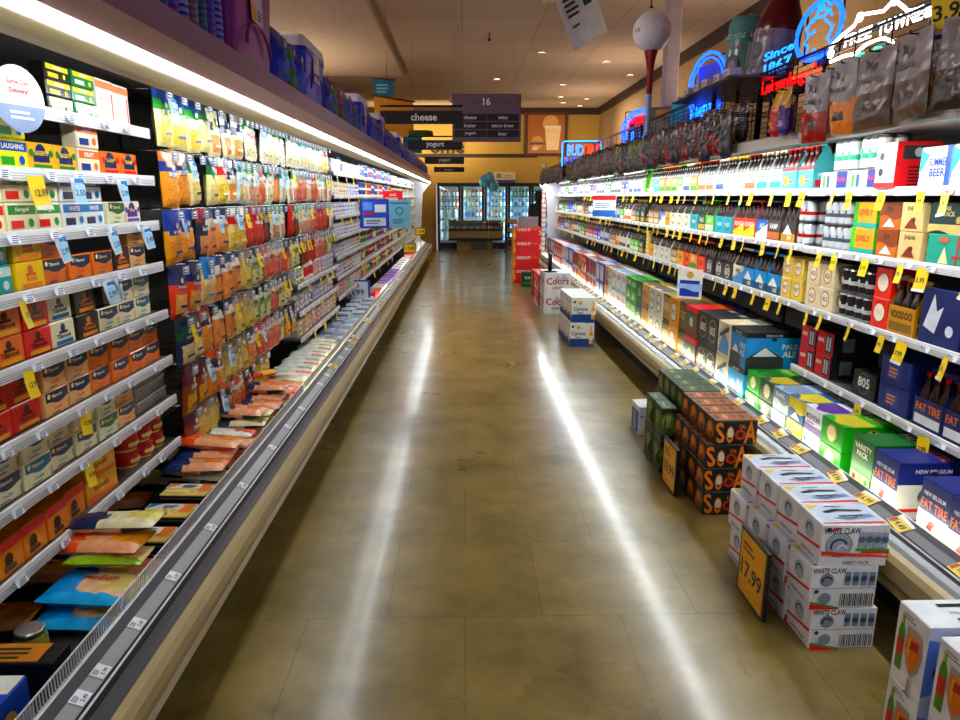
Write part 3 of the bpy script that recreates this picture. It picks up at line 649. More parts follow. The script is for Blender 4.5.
HP = MB(); HP.box(-.036, .036, -.004, -.001, -.042, -.004, M('8c90a0', 'plastic'), .001); g = Face(HP, (-.036, -.004, -.042), (1, 0, 0), (0, 0, 1), .072, .038, .0004); g.rect(.25, .12, .75, .88, TAGW); g.lines(.2, .2, .8, .8, 2, TAGN)
HPm = mesh_of(HP, 'scan_plate'); HKm = mesh_of(HK, 'rod')
def hook(x, y, z, s, label, grp, tg=None):
    o = empty('peg_hook', (x, y, z), LF if s < 0 else RF, label, 'peg hook', grp)
    c = bpy.data.objects.new('rod', HKm); col.objects.link(c); c.parent = o
    c = bpy.data.objects.new('scan_plate', HPm); col.objects.link(c); c.parent = o
    if tg:
        c = bpy.data.objects.new('price_tag', tg); col.objects.link(c); c.parent = o; c.location = (0, -.003, -.036); c.rotation_euler = (R(-5), R(random.uniform(-9, 9)), R(random.uniform(-14, 14)))
def hang(y0, y1, z, seq, row, where, xf=1.245, tagp=.25, tk=None):
    y = y0; k = 1; i = 0
    while y < y1:
        ky, n = seq[i % len(seq)]; i += 1; p = bags[ky]
        for _ in range(n):
            if y + p.w > y1: return
            yc = y + p.w / 2; lb = '%s, %s of %s hanging row, %s' % (p.look, ordn(k), row, where)
            h = random.uniform(-.008, .008)
            p.place((-(xf + .035 + random.uniform(0, .02)), yc, z - p.h + .0 + h), (R(random.uniform(-3, 5)), R(random.uniform(-5, 5)), LF + R(random.uniform(-8, 6))), lb, 'hanging bags %s row %s' % (row, where))
            tg = random.choice(tk or TB[:2] + TY[:1]) if random.random() < tagp else None
            hook(-(xf), yc, z - .002, -1, 'peg hook holding the %s bag of %s hanging row, %s' % (ordn(k), row, where), 'peg hooks %s' % where, tg)
            y += p.w + .004; k += 1
HZ = [2.045, 1.795, 1.545, 1.305, 1.07, .845, .655]
wh = 'left shred bay'
hang(3.10, 5.25, HZ[0], [('a', 3), ('b', 1), ('c', 3), ('d', 4), ('e', 2), ('d', 3), ('e', 1), ('d', 3)], 'top', wh)
hang(3.10, 5.25, HZ[1], [('f', 2), ('b', 2), ('j', 1), ('c', 1), ('v', 2), ('r', 2), ('u', 1), ('d', 3), ('n', 1), ('v', 2)], 'second', wh, tagp=.4)
hang(3.10, 5.25, HZ[2], [('g', 2), ('h', 1), ('i', 2), ('j', 1), ('j', 1), ('q', 3), ('t', 2), ('r', 3)], 'third', wh, tagp=.5)
hang(3.10, 5.25, HZ[3], [('k', 2), ('l', 1), ('i', 3), ('o', 1), ('x', 2), ('u', 2), ('s', 3)], 'fourth', wh, tagp=.4, tk=TY)
hang(3.10, 5.25, HZ[4], [('m', 2), ('n', 1), ('i', 2), ('o', 2), ('x', 3), ('s', 2), ('x', 2)], 'fifth', wh, tagp=.4, tk=TY)
hang(3.10, 5.25, HZ[5], [('p', 2), ('n', 1), ('o', 3), ('i', 1), ('u', 3), ('s', 2), ('x', 1)], 'sixth', wh)
hang(3.10, 4.6, HZ[6] - .01, [('p', 1), ('o', 2), ('n', 1), ('u', 2)], 'seventh', wh)
wh = 'left lunch bay'
hang(5.28, 6.98, HZ[0], [('d', 5), ('v', 3), ('d', 6), ('j', 2)], 'top', wh)
hang(5.28, 6.98, HZ[1], [('r', 2), ('s', 3), ('v', 2), ('u', 2), ('r', 3)], 'second', wh, tagp=.3, tk=TY)
hang(5.28, 6.98, HZ[2], [('q', 1), ('t', 2), ('r', 3), ('s', 2), ('q', 3)], 'third', wh, tagp=.4, tk=TY)
hang(5.28, 6.98, HZ[3], [('x', 2), ('t', 2), ('q', 3), ('u', 2), ('s', 3)], 'fourth', wh, tagp=.4, tk=TY)

# packs on shelves further along
def flat_pack(look, tray, lab, acc, w=.17, d=.12, h=.042, name='flat_meat_pack', cat='meat pack'):
    q = MB(); q.box(-w / 2, w / 2, -d / 2, d / 2, 0, h, M(tray, 'gloss'), .006); f = q.face('front', w, d, h); f.rect(.05, .25, .95, .75, M(lab)); f.rect(.3, .3, .6, .7, M(acc))
    t = q.face('top', w, d, h); t.rect(.08, .1, .92, .9, M(lab)); t.rect(.15, .5, .85, .8, M(acc)); return Proto(name, cat, look, q, None, w, d, h)
fp1 = flat_pack('pale lilac flat ham pack', 'c6c4d4', 'e8e4ee', '8a86b0'); fp2 = flat_pack('white flat turkey pack', 'dcdce0', 'f4f4f4', '3a6ab0'); fp3 = flat_pack('white flat pack with red label', 'd8d8da', 'f2eeee', 'c02a28')
fp4 = flat_pack('pink sliced meat pack', 'e0c8c4', 'c84a3c', 'f0e8e4'); fp5 = flat_pack('green labelled flat pack', 'd8dccc', '3f8a4a', 'f0e6a0'); fp6 = flat_pack('amber labelled flat pack', 'dcd4c0', 'e8b030', 'f4f0e0')
def yog(look, body, band, lid, w=.09, h=.08, taper=.82):
    q = MB(); r = w / 2 - .002; B, D, L = M(body, 'gloss'), M(band), M(lid, 'gloss')
    q.lathe([(r * taper, 0), (r * (taper + .03), h * .15), (r * .93, h * .6), (r * .97, h * .86), (r, h * .88), (r, h * .95), (r * .9, h)], B, 10, (0, 0, 0), [B, D, D, B, L, L, L]); return Proto('yogurt_cup', 'yogurt', look, q, None, w, w, h + .002)
yg = [yog('white yogurt cup with blue band', 'f4f6f6', '2a5ab0', 'eef2f6'), yog('white yogurt cup with red band', 'f6f4f2', 'd03a3a', 'f4f4f4'), yog('white yogurt cup with green band', 'f4f6f0', '4a9a4a', 'f4f4f4'),
      yog('white yogurt cup with purple band', 'f4f2f6', '7a4a9a', 'f4f4f4'), yog('white yogurt cup with yellow band', 'f8f4e4', 'e8c020', 'f4f4f4'), yog('cream yogurt cup with dark lid', 'e8dcc4', '8a5a34', '2a2a34')]
def bot(look, body, band, capc, w=.075, h=.165):
    q = MB(); r = w / 2 - .002; B, D, C = M(body, 'gloss'), M(band), M(capc, 'plastic')
    q.lathe([(r * .95, 0), (r, .01), (r, h * .15), (r, h * .6), (r * .9, h * .72), (r * .45, h * .86), (r * .5, h * .87), (r * .5, h)], B, 10, (0, 0, 0), [B, B, D, B, B, C, C, C]); return Proto('dairy_bottle', 'bottle', look, q, None, w, w, h)
bt = [bot('white drink bottle with red cap', 'f4f2ee', 'd83a3a', 'c8202c'), bot('white drink bottle with blue cap', 'f2f4f6', '2a5ab0', '1d4a9a'), bot('orange juice bottle with green cap', 'f4a838', 'f2f2ea', '2f8a3a')]
wx = .05
seqC = [[(fp2, 3, 3), (bt[1], 2, 1), (fp6, 2, 3), (fp2, 4, 3)], [(fp3, 2, 3), (fp6, 3, 3), (fp2, 3, 3), (fp1, 3, 3)], [(fp1, 4, 3), (fp2, 4, 3), (fp5, 2, 3)], [(fp1, 5, 3), (fp3, 3, 3), (fp2, 2, 3)],
        [(fp1, 3, 3), (fp2, 4, 3), (fp6, 2, 3)], [(fp1, 4, 3), (fp4, 2, 3), (fp2, 3, 3)], [(fp4, 3, 3), (fp5, 2, 3), (fp3, 4, 3)]]
for i, z in enumerate(CZ_): fill(-1, LX - .05, z, 7.03, 8.95, seqC[i], '%s shelf of flat pack bay' % NM[i], gap=.006)
for i, z in enumerate((.95, .74, .54)):
    fill(-1, LX - .05, z, 5.33, 6.95, [[(fp5, 1, 3), (bt[2], 2, 1), (bt[0], 4, 1), (fp4, 2, 3), (fp1, 3, 3)], [(fp2, 3, 3), (bt[1], 1, 1), (fp1, 3, 3), (fp3, 2, 3)], [(fp6, 2, 3), (fp4, 3, 3), (fp3, 3, 3)]][i], '%s shelf below lunch packs' % NM[i])
seqD = [[(bt[1], 4, 1), (yg[0], 3, 2), (bt[0], 3, 1)], [(yg[0], 4, 2), (yg[4], 2, 2), (yg[1], 4, 2), (bt[1], 3, 1)], [(yg[1], 3, 1), (yg[3], 4, 2), (yg[0], 5, 2)], [(yg[3], 3, 2), (yg[5], 3, 2), (yg[2], 4, 2)],
        [(yg[2], 4, 2), (yg[1], 2, 2), (yg[3], 4, 1), (bt[2], 3, 1)], [(bt[2], 2, 1), (yg[5], 4, 2), (yg[1], 3, 2), (yg[3], 3, 2)], [(yg[4], 3, 2), (yg[2], 3, 2), (yg[5], 3, 1), (yg[1], 3, 2)]]
for i, z in enumerate(CZ_): fill(-1, LX - .05, z, 9.03, 12.95, seqD[i], '%s shelf of yogurt bays' % NM[i], gap=.02)
big = [Proto('yogurt_tub', 'yogurt', l, mesh, None, .15, .15, .15) for l, mesh in ()]
def carton_d(look, base, acc, w=.16, h=.14):
    q = MB(); q.box(-w / 2, w / 2, -.07, .07, 0, h, M(base, 'gloss'), .003); f = q.face('front', w, .14, h); f.rect(0, .55, 1, .85, M(acc)); f.disc(.5, .3, .16, M(acc)); return Proto('dairy_multipack', 'dairy multipack', look, q, None, w, .14, h)
dm = [carton_d('white multipack with yellow band', 'f4f6f0', 'e8d020'), carton_d('white multipack with black band', 'f4f4f4', '28282c'), carton_d('white multipack with red band', 'f4f4f2', 'd03a30'), carton_d('brown and cream multipack', 'a8743c', 'f2e6c8'), carton_d('white multipack with green band', 'f2f4ee', '3f9a4a')]
for i, z in enumerate(CZ_): fill(-1, LX - .05, z, 13.03, 18.85, [(dm[i % 5], 3, 1), (dm[(i + 1) % 5], 2, 1), (dm[(i + 3) % 5], 3, 1), (dm[0], 2, 1)], '%s shelf at far dairy end' % NM[i], gap=.03)
# signs standing on the left shelves
def sign_panel(name, w, h, base, label, loc, rz, deco, cat='sign'):
    q = MB(); q.box(-w / 2, w / 2, -.002, .002, 0, h, M(base, 'gloss')); deco(Face(q, (-w / 2, -.002, 0), (1, 0, 0), (0, 0, 1), w, h)); o = q.build(name); o.location = loc; o.rotation_euler = (0, 0, rz); return tag(o, label, cat)
def d1(f): f.rect(.06, .05, .94, .95, M('2a5ac8')); f.rect(.12, .08, .88, .36, M('dfe6f8')); f.rect(.5, .55, .9, .82, M('e8ecf8')); f.rect(.1, .48, .5, .56, M('d02a30')); f.lines(.2, .15, .8, .32, 3, TAGN); f.rect(.1, .62, .42, .9, M('7aa0e8'))
sign_panel('shelf_sign', .36, .34, '1f48a8', 'dark blue advert panel jutting out from the left shelves', (-1.06, 8.6, 1.235), R(25), d1)
def d2(f): f.disc(.5, .6, .16, M('2a9a90')); f.disc(.5, .6, .1, M('8ad0e0')); f.lines(.2, .15, .8, .35, 3, M('2a6a9a')); f.rect(.1, .85, .9, .92, M('4a90c8'))
sign_panel('shelf_sign', .30, .34, '9ad2f0', 'light blue advert panel beside the dark blue one', (-.80, 9.0, 1.225), R(22), d2)
def d3(f): f.text('SALE', .5, .75, .16, WHT, .8); f.lines(.1, .3, .9, .6, 3, WHT); f.rect(0, 0, 1, .08, M('c8283a'))
sign_panel('shelf_sign', .30, .22, 'ea4a50', 'red advert panel high on the left dairy shelves', (-1.05, 10.8, 1.47), R(20), d3)
def d4(f): f.rect(.06, .08, .94, .92, TAGY); f.text('2.49', .6, .5, .4, BLK, .5); f.rect(.1, .3, .3, .7, M('e0a810'))
for nm, loc in (('nearer yellow price placard on a stem above left rail', (-.98, 13.0, .60)), ('farther yellow price placard on a stem above left rail', (-.99, 16.5, .74))):
    o = sign_panel('price_placard', .24, .17, '1a1a1a', nm, loc, 0, d4, 'price sign')
    q = MB(); q.tube([(0, .006, .02), (0, .006, .408 - loc[2])], .004, BLK, 5); q.build('stem', o)

# ================================================================== LEFT: BOTTOM DECK
DZ = .312
def tray(look, orange, blue):
    q = MB(); w, d, h = .24, .155, .035; K = M('141416', 'gloss')
    q.box(-w / 2, w / 2, -d / 2, d / 2, 0, h, K, .008); q.box(-w / 2 - .006, w / 2 + .006, -d / 2 - .006, d / 2 + .006, h - .004, h, K, .0015)
    p = MB(); p.box(-w * .40, w * .40, -d * .36, d * .36, h, h + .010, M('ead08c', 'gloss'), .004); f = Face(p, (-w * .40, -d * .36, h + .010), (1, 0, 0), (0, 1, 0), w * .8, d * .72)
    f.rect(.0, .55, 1, .98, M('e8e4da')); f.poly([(.02, .55), (.3, .98), (.02, .98)], M(blue)); f.rect(.75, .3, .98, .98, M(orange)); f.lines(.35, .6, .7, .9, 3, TAGN); f.rect(.08, .15, .6, .4, M('f2e0a0'))
    return Proto('cheese_slice_tray', 'cheese tray', look, None, [('tray', q, (0, 0, 0), []), ('cheese_slices', p, (0, 0, 0), [])], w, d, h + .012)
trs = [tray('black tray of sliced cheese with red corner label', 'e88a2a', 'c8302a'), tray('black tray of sliced cheese with blue label', 'f08c28', '1f6a9a'), tray('black tray of sliced cheese with orange label', 'ee8420', 'e8862a')]
for i, (y, dz) in enumerate(((2.36, 0), (2.56, .0), (2.76, .0))):
    for t in range(2):
        trs[i].place((-1.15 - .01 * t, y + .004 * t, DZ + .001 + t * .050), R(-3), '%s, %s in the %s pile of trays' % (trs[i].look, ('lower', 'upper')[t], ('nearest', 'middle', 'farthest')[i]), 'sliced cheese trays')
def lying_pack(name, look, w, d, h, base, top1, top2, edge=None, txt='', seed=0):
    q = MB(); rn = random.Random(seed); q.puff(w, d, h, lambda u, v: M(edge, 'film') if (edge and (v < .14 or v > .9)) else (M(top1, 'film') if u < .38 + .06 * math.sin(9 * v + seed) else (M(base, 'film') if u < .62 or v < .3 else M(top2, 'film'))), 14, 12, seed, .12, 0, .3)
    # lay flat: rotate so +z(up) becomes +y and front(-y) faces up
    T = Matrix.Translation((0, -d / 2, h / 2 + .006)) @ Matrix.Rotation(R(-90), 4, 'X'); vs = [tuple(T @ Vector(v)) for v in q.v]; q.v = vs
    f = Face(q, (-w / 2, -d / 2, h + .0095), (1, 0, 0), (0, 1, 0), w, d)
    if txt: f.text(txt, .55, .62, .16, M('b84a3a'), .4)
    return Proto(name, 'cheese bag', look, q, None, w, d, h)
LP = {
 'blue': lying_pack('cheese_chunk_bag', 'blue edged bag of pale cheese', .27, .19, .045, 'ecc8a0', '2a9ad8', 'e8d490', '38b4ec', 'Medium', 1),
 'lime': lying_pack('cheese_chunk_bag', 'pale bag with lime stripe', .24, .13, .035, 'ece4b0', 'd8dcc0', 'eee0a0', 'a8c848', '', 2),
 'oran': lying_pack('cheese_chunk_bag', 'orange ended cheddar bag', .30, .15, .04, 'f2b08a', 'ee6420', 'f4a040', None, 'Cheddar', 3),
 'pale': lying_pack('cheese_chunk_bag', 'pale yellow bag of sliced cheese', .28, .14, .04, 'efe6c4', '1c2c50', 'ecdf90', None, '', 4),
 'pech': lying_pack('cheese_chunk_bag', 'peach and orange cheddar bag with navy end', .27, .15, .045, 'f0b090', '20305c', 'f08a1c', None, 'Colby', 5),
 'whit': lying_pack('cheese_chunk_bag', 'white bag with red and green print', .26, .12, .03, 'f2f0ea', 'e4e8e0', 'e87868', None, '', 6),
 'grn': lying_pack('cheese_chunk_bag', 'white bag with green print', .26, .12, .03, 'f4f2e8', 'e6ecdc', '8ac070', None, '', 7),
 'yelr': lying_pack('cheese_chunk_bag', 'yellow and red snack bag', .19, .12, .04, 'f6d22a', 'e83020', 'e83020', None, '', 8),
}
LD = [('blue', 1.98, -1.17, 0, 3), ('blue', 2.01, -1.165, .060, -2), ('lime', 2.12, -1.165, .118, 3), ('oran', 2.15, -1.20, .152, -4), ('pale', 2.21, -1.175, .195, 2)]
ky = ['pale', 'pech', 'oran', 'pale', 'pech', 'oran', 'pech', 'whit', 'pech', 'oran', 'blue', 'pech', 'pale', 'pech']
LD += [('lime', 2.165, -1.165, 0, 2), ('pech', 2.165, -1.165, .040, -2)]
for j in range(10):
    yy = 2.94 + j * .156
    for t in range(3): LD += [(ky[(j * 5 + t * 3) % 14], yy + .03 * (t % 2), -1.185 - .012 * ((j + t) % 2), .001 + .050 * t, (3, -4, 2, -2, 4)[(j * 2 + t) % 5])]
    if j % 3 == 1: LD += [(ky[(j + 4) % 14], yy + .03, -1.19, .152, (4, -4, 3)[j % 3])]
LD += [('yelr', 4.22, -1.26, .20, 50)]
for j in range(9): LD += [(ky[(j * 3 + 2) % 14], 1.95 + j * .28, -1.48, .0, (6, -5, 3)[j % 3])]
for i, (k, y, x, dz, a) in enumerate(LD):
    LP[k].place((x, y, DZ + .002 + dz), (R(random.uniform(-3, 3)), R(random.uniform(-1, 4)), R(a)), '%s, %s away from camera on left deck' % (LP[k].look, ordn(i + 1)), 'cheese bags on the left deck')
k = 1
for j in range(10):
    for t, kk in ((0, 'whit'), (.034, 'grn' if j % 3 == 0 else 'whit'), (.068, 'whit' if j % 3 == 1 else 'grn'), (.102, 'grn' if j % 2 else 'whit')):
        for c in range(1):
            LP[kk].place((-1.17 - .02 * (j % 2), 4.62 + j * .126, DZ + .004 + t), (0, R(2), R((-2, 2, 0)[j % 3])), '%s, %s %s past the loose bags' % (LP[kk].look, ordn(k), {0: 'lowest', .034: 'second layer', .068: 'third layer'}.get(t, 'topmost')), 'striped bags on the left deck')
    k += 1
# near end of the deck: pickle jar, black box, blue box
P = MB(); P.lathe([(.036, 0), (.042, .006), (.042, .03), (.042, .07), (.034, .082)], M('8a8a3a', 'gloss'), 18, (0, 0, 0), [M('8a8a3a', 'gloss'), M('98943e', 'film'), M('98943e', 'film'), M('8a8a3a', 'gloss'), M('8a8a3a', 'gloss')])
P3 = MB(); P3.lathe([(.037, .082), (.038, .084), (.038, .096), (.035, .098)], M('e0e2de', 'metal'), 20)
Proto('pickle_jar', 'jar', '', None, [('glass_jar', P, (0, 0, 0), []), ('lid', P3, (0, 0, 0), [])]).place((-1.205, 1.745, DZ + .03), 0, 'squat glass jar of green pickles with white metal lid', None)
q = MB(); q.box(-.10, .10, -.045, .045, 0, .13, BLK, .003); f = q.face('top', .2, .09, .13); f.rect(.05, .08, .8, .92, M('c8892c')); f.lines(.1, .2, .7, .8, 3, BLK); f = q.face('front', .2, .09, .13); f.rect(.1, .2, .5, .7, M('2a2a2e'))
o = q.build('cheese_gift_box'); o.location = (-1.155, 1.632, DZ + .002); tag(o, 'black box with amber top beside the pickle jar', 'box')
q = MB(); q.box(-.11, .11, -.07, .07, 0, .14, M('2058b8'), .003, {'Z': M('1c58c0')}); f = q.face('top', .22, .14, .14); f.rect(.66, .5, .98, .98, WHT); f.disc(.3, .2, .14, M('e8c090')); f = q.face('right', .22, .14, .14); f.rect(0, 0, 1, .4, M('d8e4f4')); f.disc(.4, .5, .2, M('e0a870'))
o = q.build('frozen_style_box'); o.name = 'snack_box'; o.location = (-1.19, 1.46, DZ + .002); tag(o, 'blue snack box with white flap at the near end of deck', 'box')
# small cream cheese boxes, cups and purple packs deeper along the deck
def blk(name, cat, look, w, d, h, base, acc, top='e8e8ee'):
    q = MB(); q.box(-w / 2, w / 2, -d / 2, d / 2, 0, h, M(base), .003); f = q.face('front', w, d, h); f.rect(.1, .2, .9, .6, M(acc)); t = q.face('top', w, d, h); t.rect(.1, .15, .9, .6, M(top)); t.rect(.2, .65, .8, .85, M(acc)); return Proto(name, cat, look, q, None, w, d, h)
cc = blk('cream_cheese_box', 'cream cheese box', 'grey blue cream cheese box', .13, .085, .06, 'a8b0c4', '5a6a98', 'd4d8e4')
ccw = blk('cream_cheese_box', 'cream cheese box', 'white cream cheese box', .13, .085, .05, 'dfe2e6', '6a86b0', 'f2f2f4')
pk = blk('yogurt_multipack', 'yogurt multipack', 'purple yogurt multipack', .16, .16, .07, '8a64a8', 'e8e0f0', 'b8a4d4')
pw = blk('yogurt_multipack', 'yogurt multipack', 'white yogurt multipack with pink lid', .16, .16, .07, 'eeeaf0', 'd890b0', 'ecd8e0')
prd = blk('yogurt_multipack', 'yogurt multipack', 'red topped yogurt multipack', .16, .16, .09, 'c83a3a', 'f4e8e4', 'e06a5a')
def deckgrid(p, xs, y0, n, dy, hs, phrase, base=0):
    k = 1
    for j in range(n):
        for i, x in enumerate(xs):
            for t in range(hs[(i + j) % len(hs)]):
                p.place((x, y0 + j * dy, DZ + .002 + base + t * (p.h + .001)), R(random.uniform(-3, 3)), '%s, %s in block %s%s' % (p.look, ordn(k), phrase, (', lower', ', middle', ', upper')[t]), phrase)
            k += 1
deckgrid(cc, (-1.08, -1.22), 6.0, 10, .10, (2, 2, 1), 'on left deck before flat pack bay')
deckgrid(ccw, (-1.08, -1.22), 7.05, 12, .10, (2, 3, 2), 'beside flat pack bay')
deckgrid(prd, (-1.125,), 8.35, 3, .18, (2,), 'behind small white boxes')
deckgrid(pw, (-1.125,), 8.95, 4, .18, (2,), 'left of first dairy rail tags')
deckgrid(pk, (-1.125,), 9.72, 12, .18, (2, 1), 'along the deck under yogurt bays')
deckgrid(pw, (-1.125,), 11.95, 12, .19, (2, 1), 'past the purple multipacks')
deckgrid(prd, (-1.125,), 14.4, 5, .19, (2,), 'near the far placards')
deckgrid(pw, (-1.125,), 15.5, 16, .2, (1, 2), 'at far end of left deck')
q = MB(); q.box(-.15, .15, -.003, .003, 0, .24, M('1f62b8')); f = Face(q, (-.15, -.003, 0), (1, 0, 0), (0, 0, 1), .3, .24); f.rect(.08, .08, .92, .92, M('dfe8f2')); f.text('5.99', .5, .4, .3, TAGN, .7); f.disc(.5, .75, .12, M('e89a30'))
o = q.build('deck_sign'); o.location = (-1.24, 8.18, .42); tag(o, 'blue bordered sign card standing among the deck cream cheese boxes', 'sign')

# ================================================================== ON TOP OF THE LEFT CASE
def cooler(look, body, lidc, w=.66, d=.34, h=.36):
    B = M(body, 'plastic'); q = MB()
    def ringed(z0, z1, a, b_, rr, m): # tapered rounded box
        n = 5; L = []
        for z, k in ((z0, a), (z1, b_)):
            pts = []
            for cx, cy, s0 in ((1, 1, 0), (-1, 1, 90), (-1, -1, 180), (1, -1, 270)):
                for i in range(n): an = R(s0 + 90 * i / (n - 1)); pts.append((cx * (w / 2 * k - rr) + rr * math.cos(an), cy * (d / 2 * k - rr) + rr * math.sin(an), z))
            L.append(pts)
        N = len(L[0]); q_.add(L[0] + L[1], [(i, (i + 1) % N, N + (i + 1) % N, N + i) for i in range(N)], m, True); q_.add(L[1], [tuple(range(N))], m); q_.add(L[0], [tuple(range(N))[::-1]], m)
    q_ = q; ringed(0, h, .88, 1.0, .04, B); ringed(h - .03, h, 1.02, 1.02, .04, B)
    f = Face(q, (-w * .46, -d * .474, 0), (1, 0, 0), (0, 0, 1), w * .92, h); 
    # raised arch on the end face
    P = [(-w * .30, -d * .478, .03)]
    for i in range(13): a = math.pi * i / 12; P.append((-w * .30 * math.cos(a), -d * .478 - .012, .10 + .10 * math.sin(a)))
    q.tube(P[1:], .008, B, 6)
    q_ = MB(); lidm = q_; ringed(h, h + .055, 1.03, .99, .045, M(lidc, 'plastic')); ringed(h + .055, h + .075, .97, .86, .045, M(lidc, 'plastic'))
    st = MB(); f = Face(st, (-.09, -d * .5 - .004, h * .48), (1, 0, 0), (0, 0, 1), .18, .16); f.rect(0, 0, 1, 1, M('d8cce0')); f.rect(0, 0, .4, .45, M('e8b030')); f.lines(.5, .1, .95, .4, 3, BLK); f.disc(.3, .75, .13, M('c87a5a'))
    hd = MB(); hd.tube([(-w * .5, 0, h * .72), (-w * .56, 0, h * .8), (-w * .56, 0, h * .62), (-w * .5, 0, h * .66)], .009, M('e8e8ea', 'plastic'), 6); hd.tube([(w * .5, 0, h * .72), (w * .56, 0, h * .8), (w * .56, 0, h * .62), (w * .5, 0, h * .66)], .009, M('e8e8ea', 'plastic'), 6)
    return Proto('picnic_cooler', 'cooler', look, None, [('body', q, (0, 0, 0), []), ('lid', lidm, (0, 0, 0), []), ('sticker', st, (0, 0, 0), []), ('handle', hd, (0, 0, 0), [])], w, d, h + .075)
CT = 2.144
cp_ = cooler('', '8a1a8c', 'e8e0ee', .62, .34, .44); cb_ = cooler('', '1c3cc8', 'e8e6f0', .60, .34, .32); cs_ = cooler('', '1c34b8', 'e0def0', .50, .34, .30)
cp_.place((-1.09, 3.42, CT), LF, 'large purple picnic cooler on top of the left case', None)
cb_.place((-1.09, 4.72, CT), LF, 'blue picnic cooler with white lid, nearest blue one atop left case', None)
cs_.place((-1.09, 6.98, CT), LF, 'blue picnic cooler with white lid, second blue one atop left case', None)
cs_.place((-1.09, 8.5, CT), LF, 'blue picnic cooler with white lid, third blue one atop left case', None)
cs_.place((-1.09, 10.9, CT), LF, 'blue picnic cooler with white lid, farthest blue one atop left case', None)
def sleeve(look, c1, c2, h=.34, r=.042):
    q = MB(); prof = []; n = 14
    for i in range(n): z = h * i / n; prof += [(r, z), (r * .93, z + h / n * .6)]
    ms = [M(c1, 'gloss') if i % 2 else M(c2, 'film') for i in range(len(prof) - 1)]; q.lathe(prof, ms[0], 10, (0, 0, 0), ms); q.lathe([(r * .5, h - .01), (r * .2, h + .01), (r * .5, h + .035)], M('c8c8e0', 'film'), 8); return Proto('cup_sleeve', 'cup stack', look, q, None, .09, .09, h)
sl = [sleeve('blue stacked cup sleeve', '2a3ac0', '8a9ae0'), sleeve('clear stacked cup sleeve', '9a88a8', '6a5484'), sleeve('green stacked cup sleeve', '2a8a3c', '2a3ab0'), sleeve('purple stacked cup sleeve', '6a3a9a', '3a4ac8')]
wb = [bag('blue wrapped bottle bundle', '1a2a9a', '2438b8', '2a48c8', '4a6ad8', '', w=.20, h=.30, d=.12, seed=31, name='wrapped_bundle', cat='bundle'), bag('blue and green wrapped bundle', '1a2a8a', '2a9a3a', '2848c0', '3a8a5a', '', w=.20, h=.30, d=.12, seed=32, name='wrapped_bundle', cat='bundle'), bag('dark purple wrapped bundle', '2a1a5a', '4a3a9a', '2a3090', '5a5ac0', '', w=.18, h=.28, d=.12, seed=33, name='wrapped_bundle', cat='bundle'), bag('red wrapped bundle', '8a1a3a', 'b02848', 'a82040', '7a2a50', '', w=.2, h=.3, d=.12, seed=34, name='wrapped_bundle', cat='bundle')]
k = 1
for i, y in enumerate([2.28, 2.37, 2.46, 2.55, 2.64, 2.73, 2.82, 2.91, 3.0]):
    for c in range(2):
        p = sl[(i + 2 * c) % 4] if not c else sl[(i + 1) % 4]; p.place((-.98 - .1 * c, y, CT), 0, '%s, %s, %s from near end before purple cooler' % (p.look, ('front row', 'back row')[c], ordn(i + 1)), 'cup sleeves on the left case')
k = 1
def bundles(y0, y1, seq, ph):
    y = y0; i = 0
    while y < y1 - .1:
        p = wb[seq[i % len(seq)]]; p.place((-.97, y + p.w / 2, CT), (0, R(random.uniform(-4, 4)), LF + R(random.uniform(-10, 10))), '%s, %s atop left case %s' % (p.look, ordn(i + 1), ph), 'wrapped bundles on the left case'); y += p.w * .9 + .03; i += 1
bundles(3.78, 4.36, [0, 1, 0], 'between purple and first blue cooler'); bundles(5.10, 6.5, [2, 1, 3, 1, 0], 'between first and second blue coolers'); bundles(7.38, 8.2, [0, 1, 2], 'between second and third blue coolers')
bundles(8.84, 10.4, [2, 0, 0, 1], 'past the third blue cooler'); bundles(11.25, 15.0, [0, 2, 0, 1, 0], 'past the farthest blue cooler'); bundles(15.15, 15.9, [3, 3], 'in the red group'); bundles(16.25, 18.6, [2, 1, 0], 'at the far end')

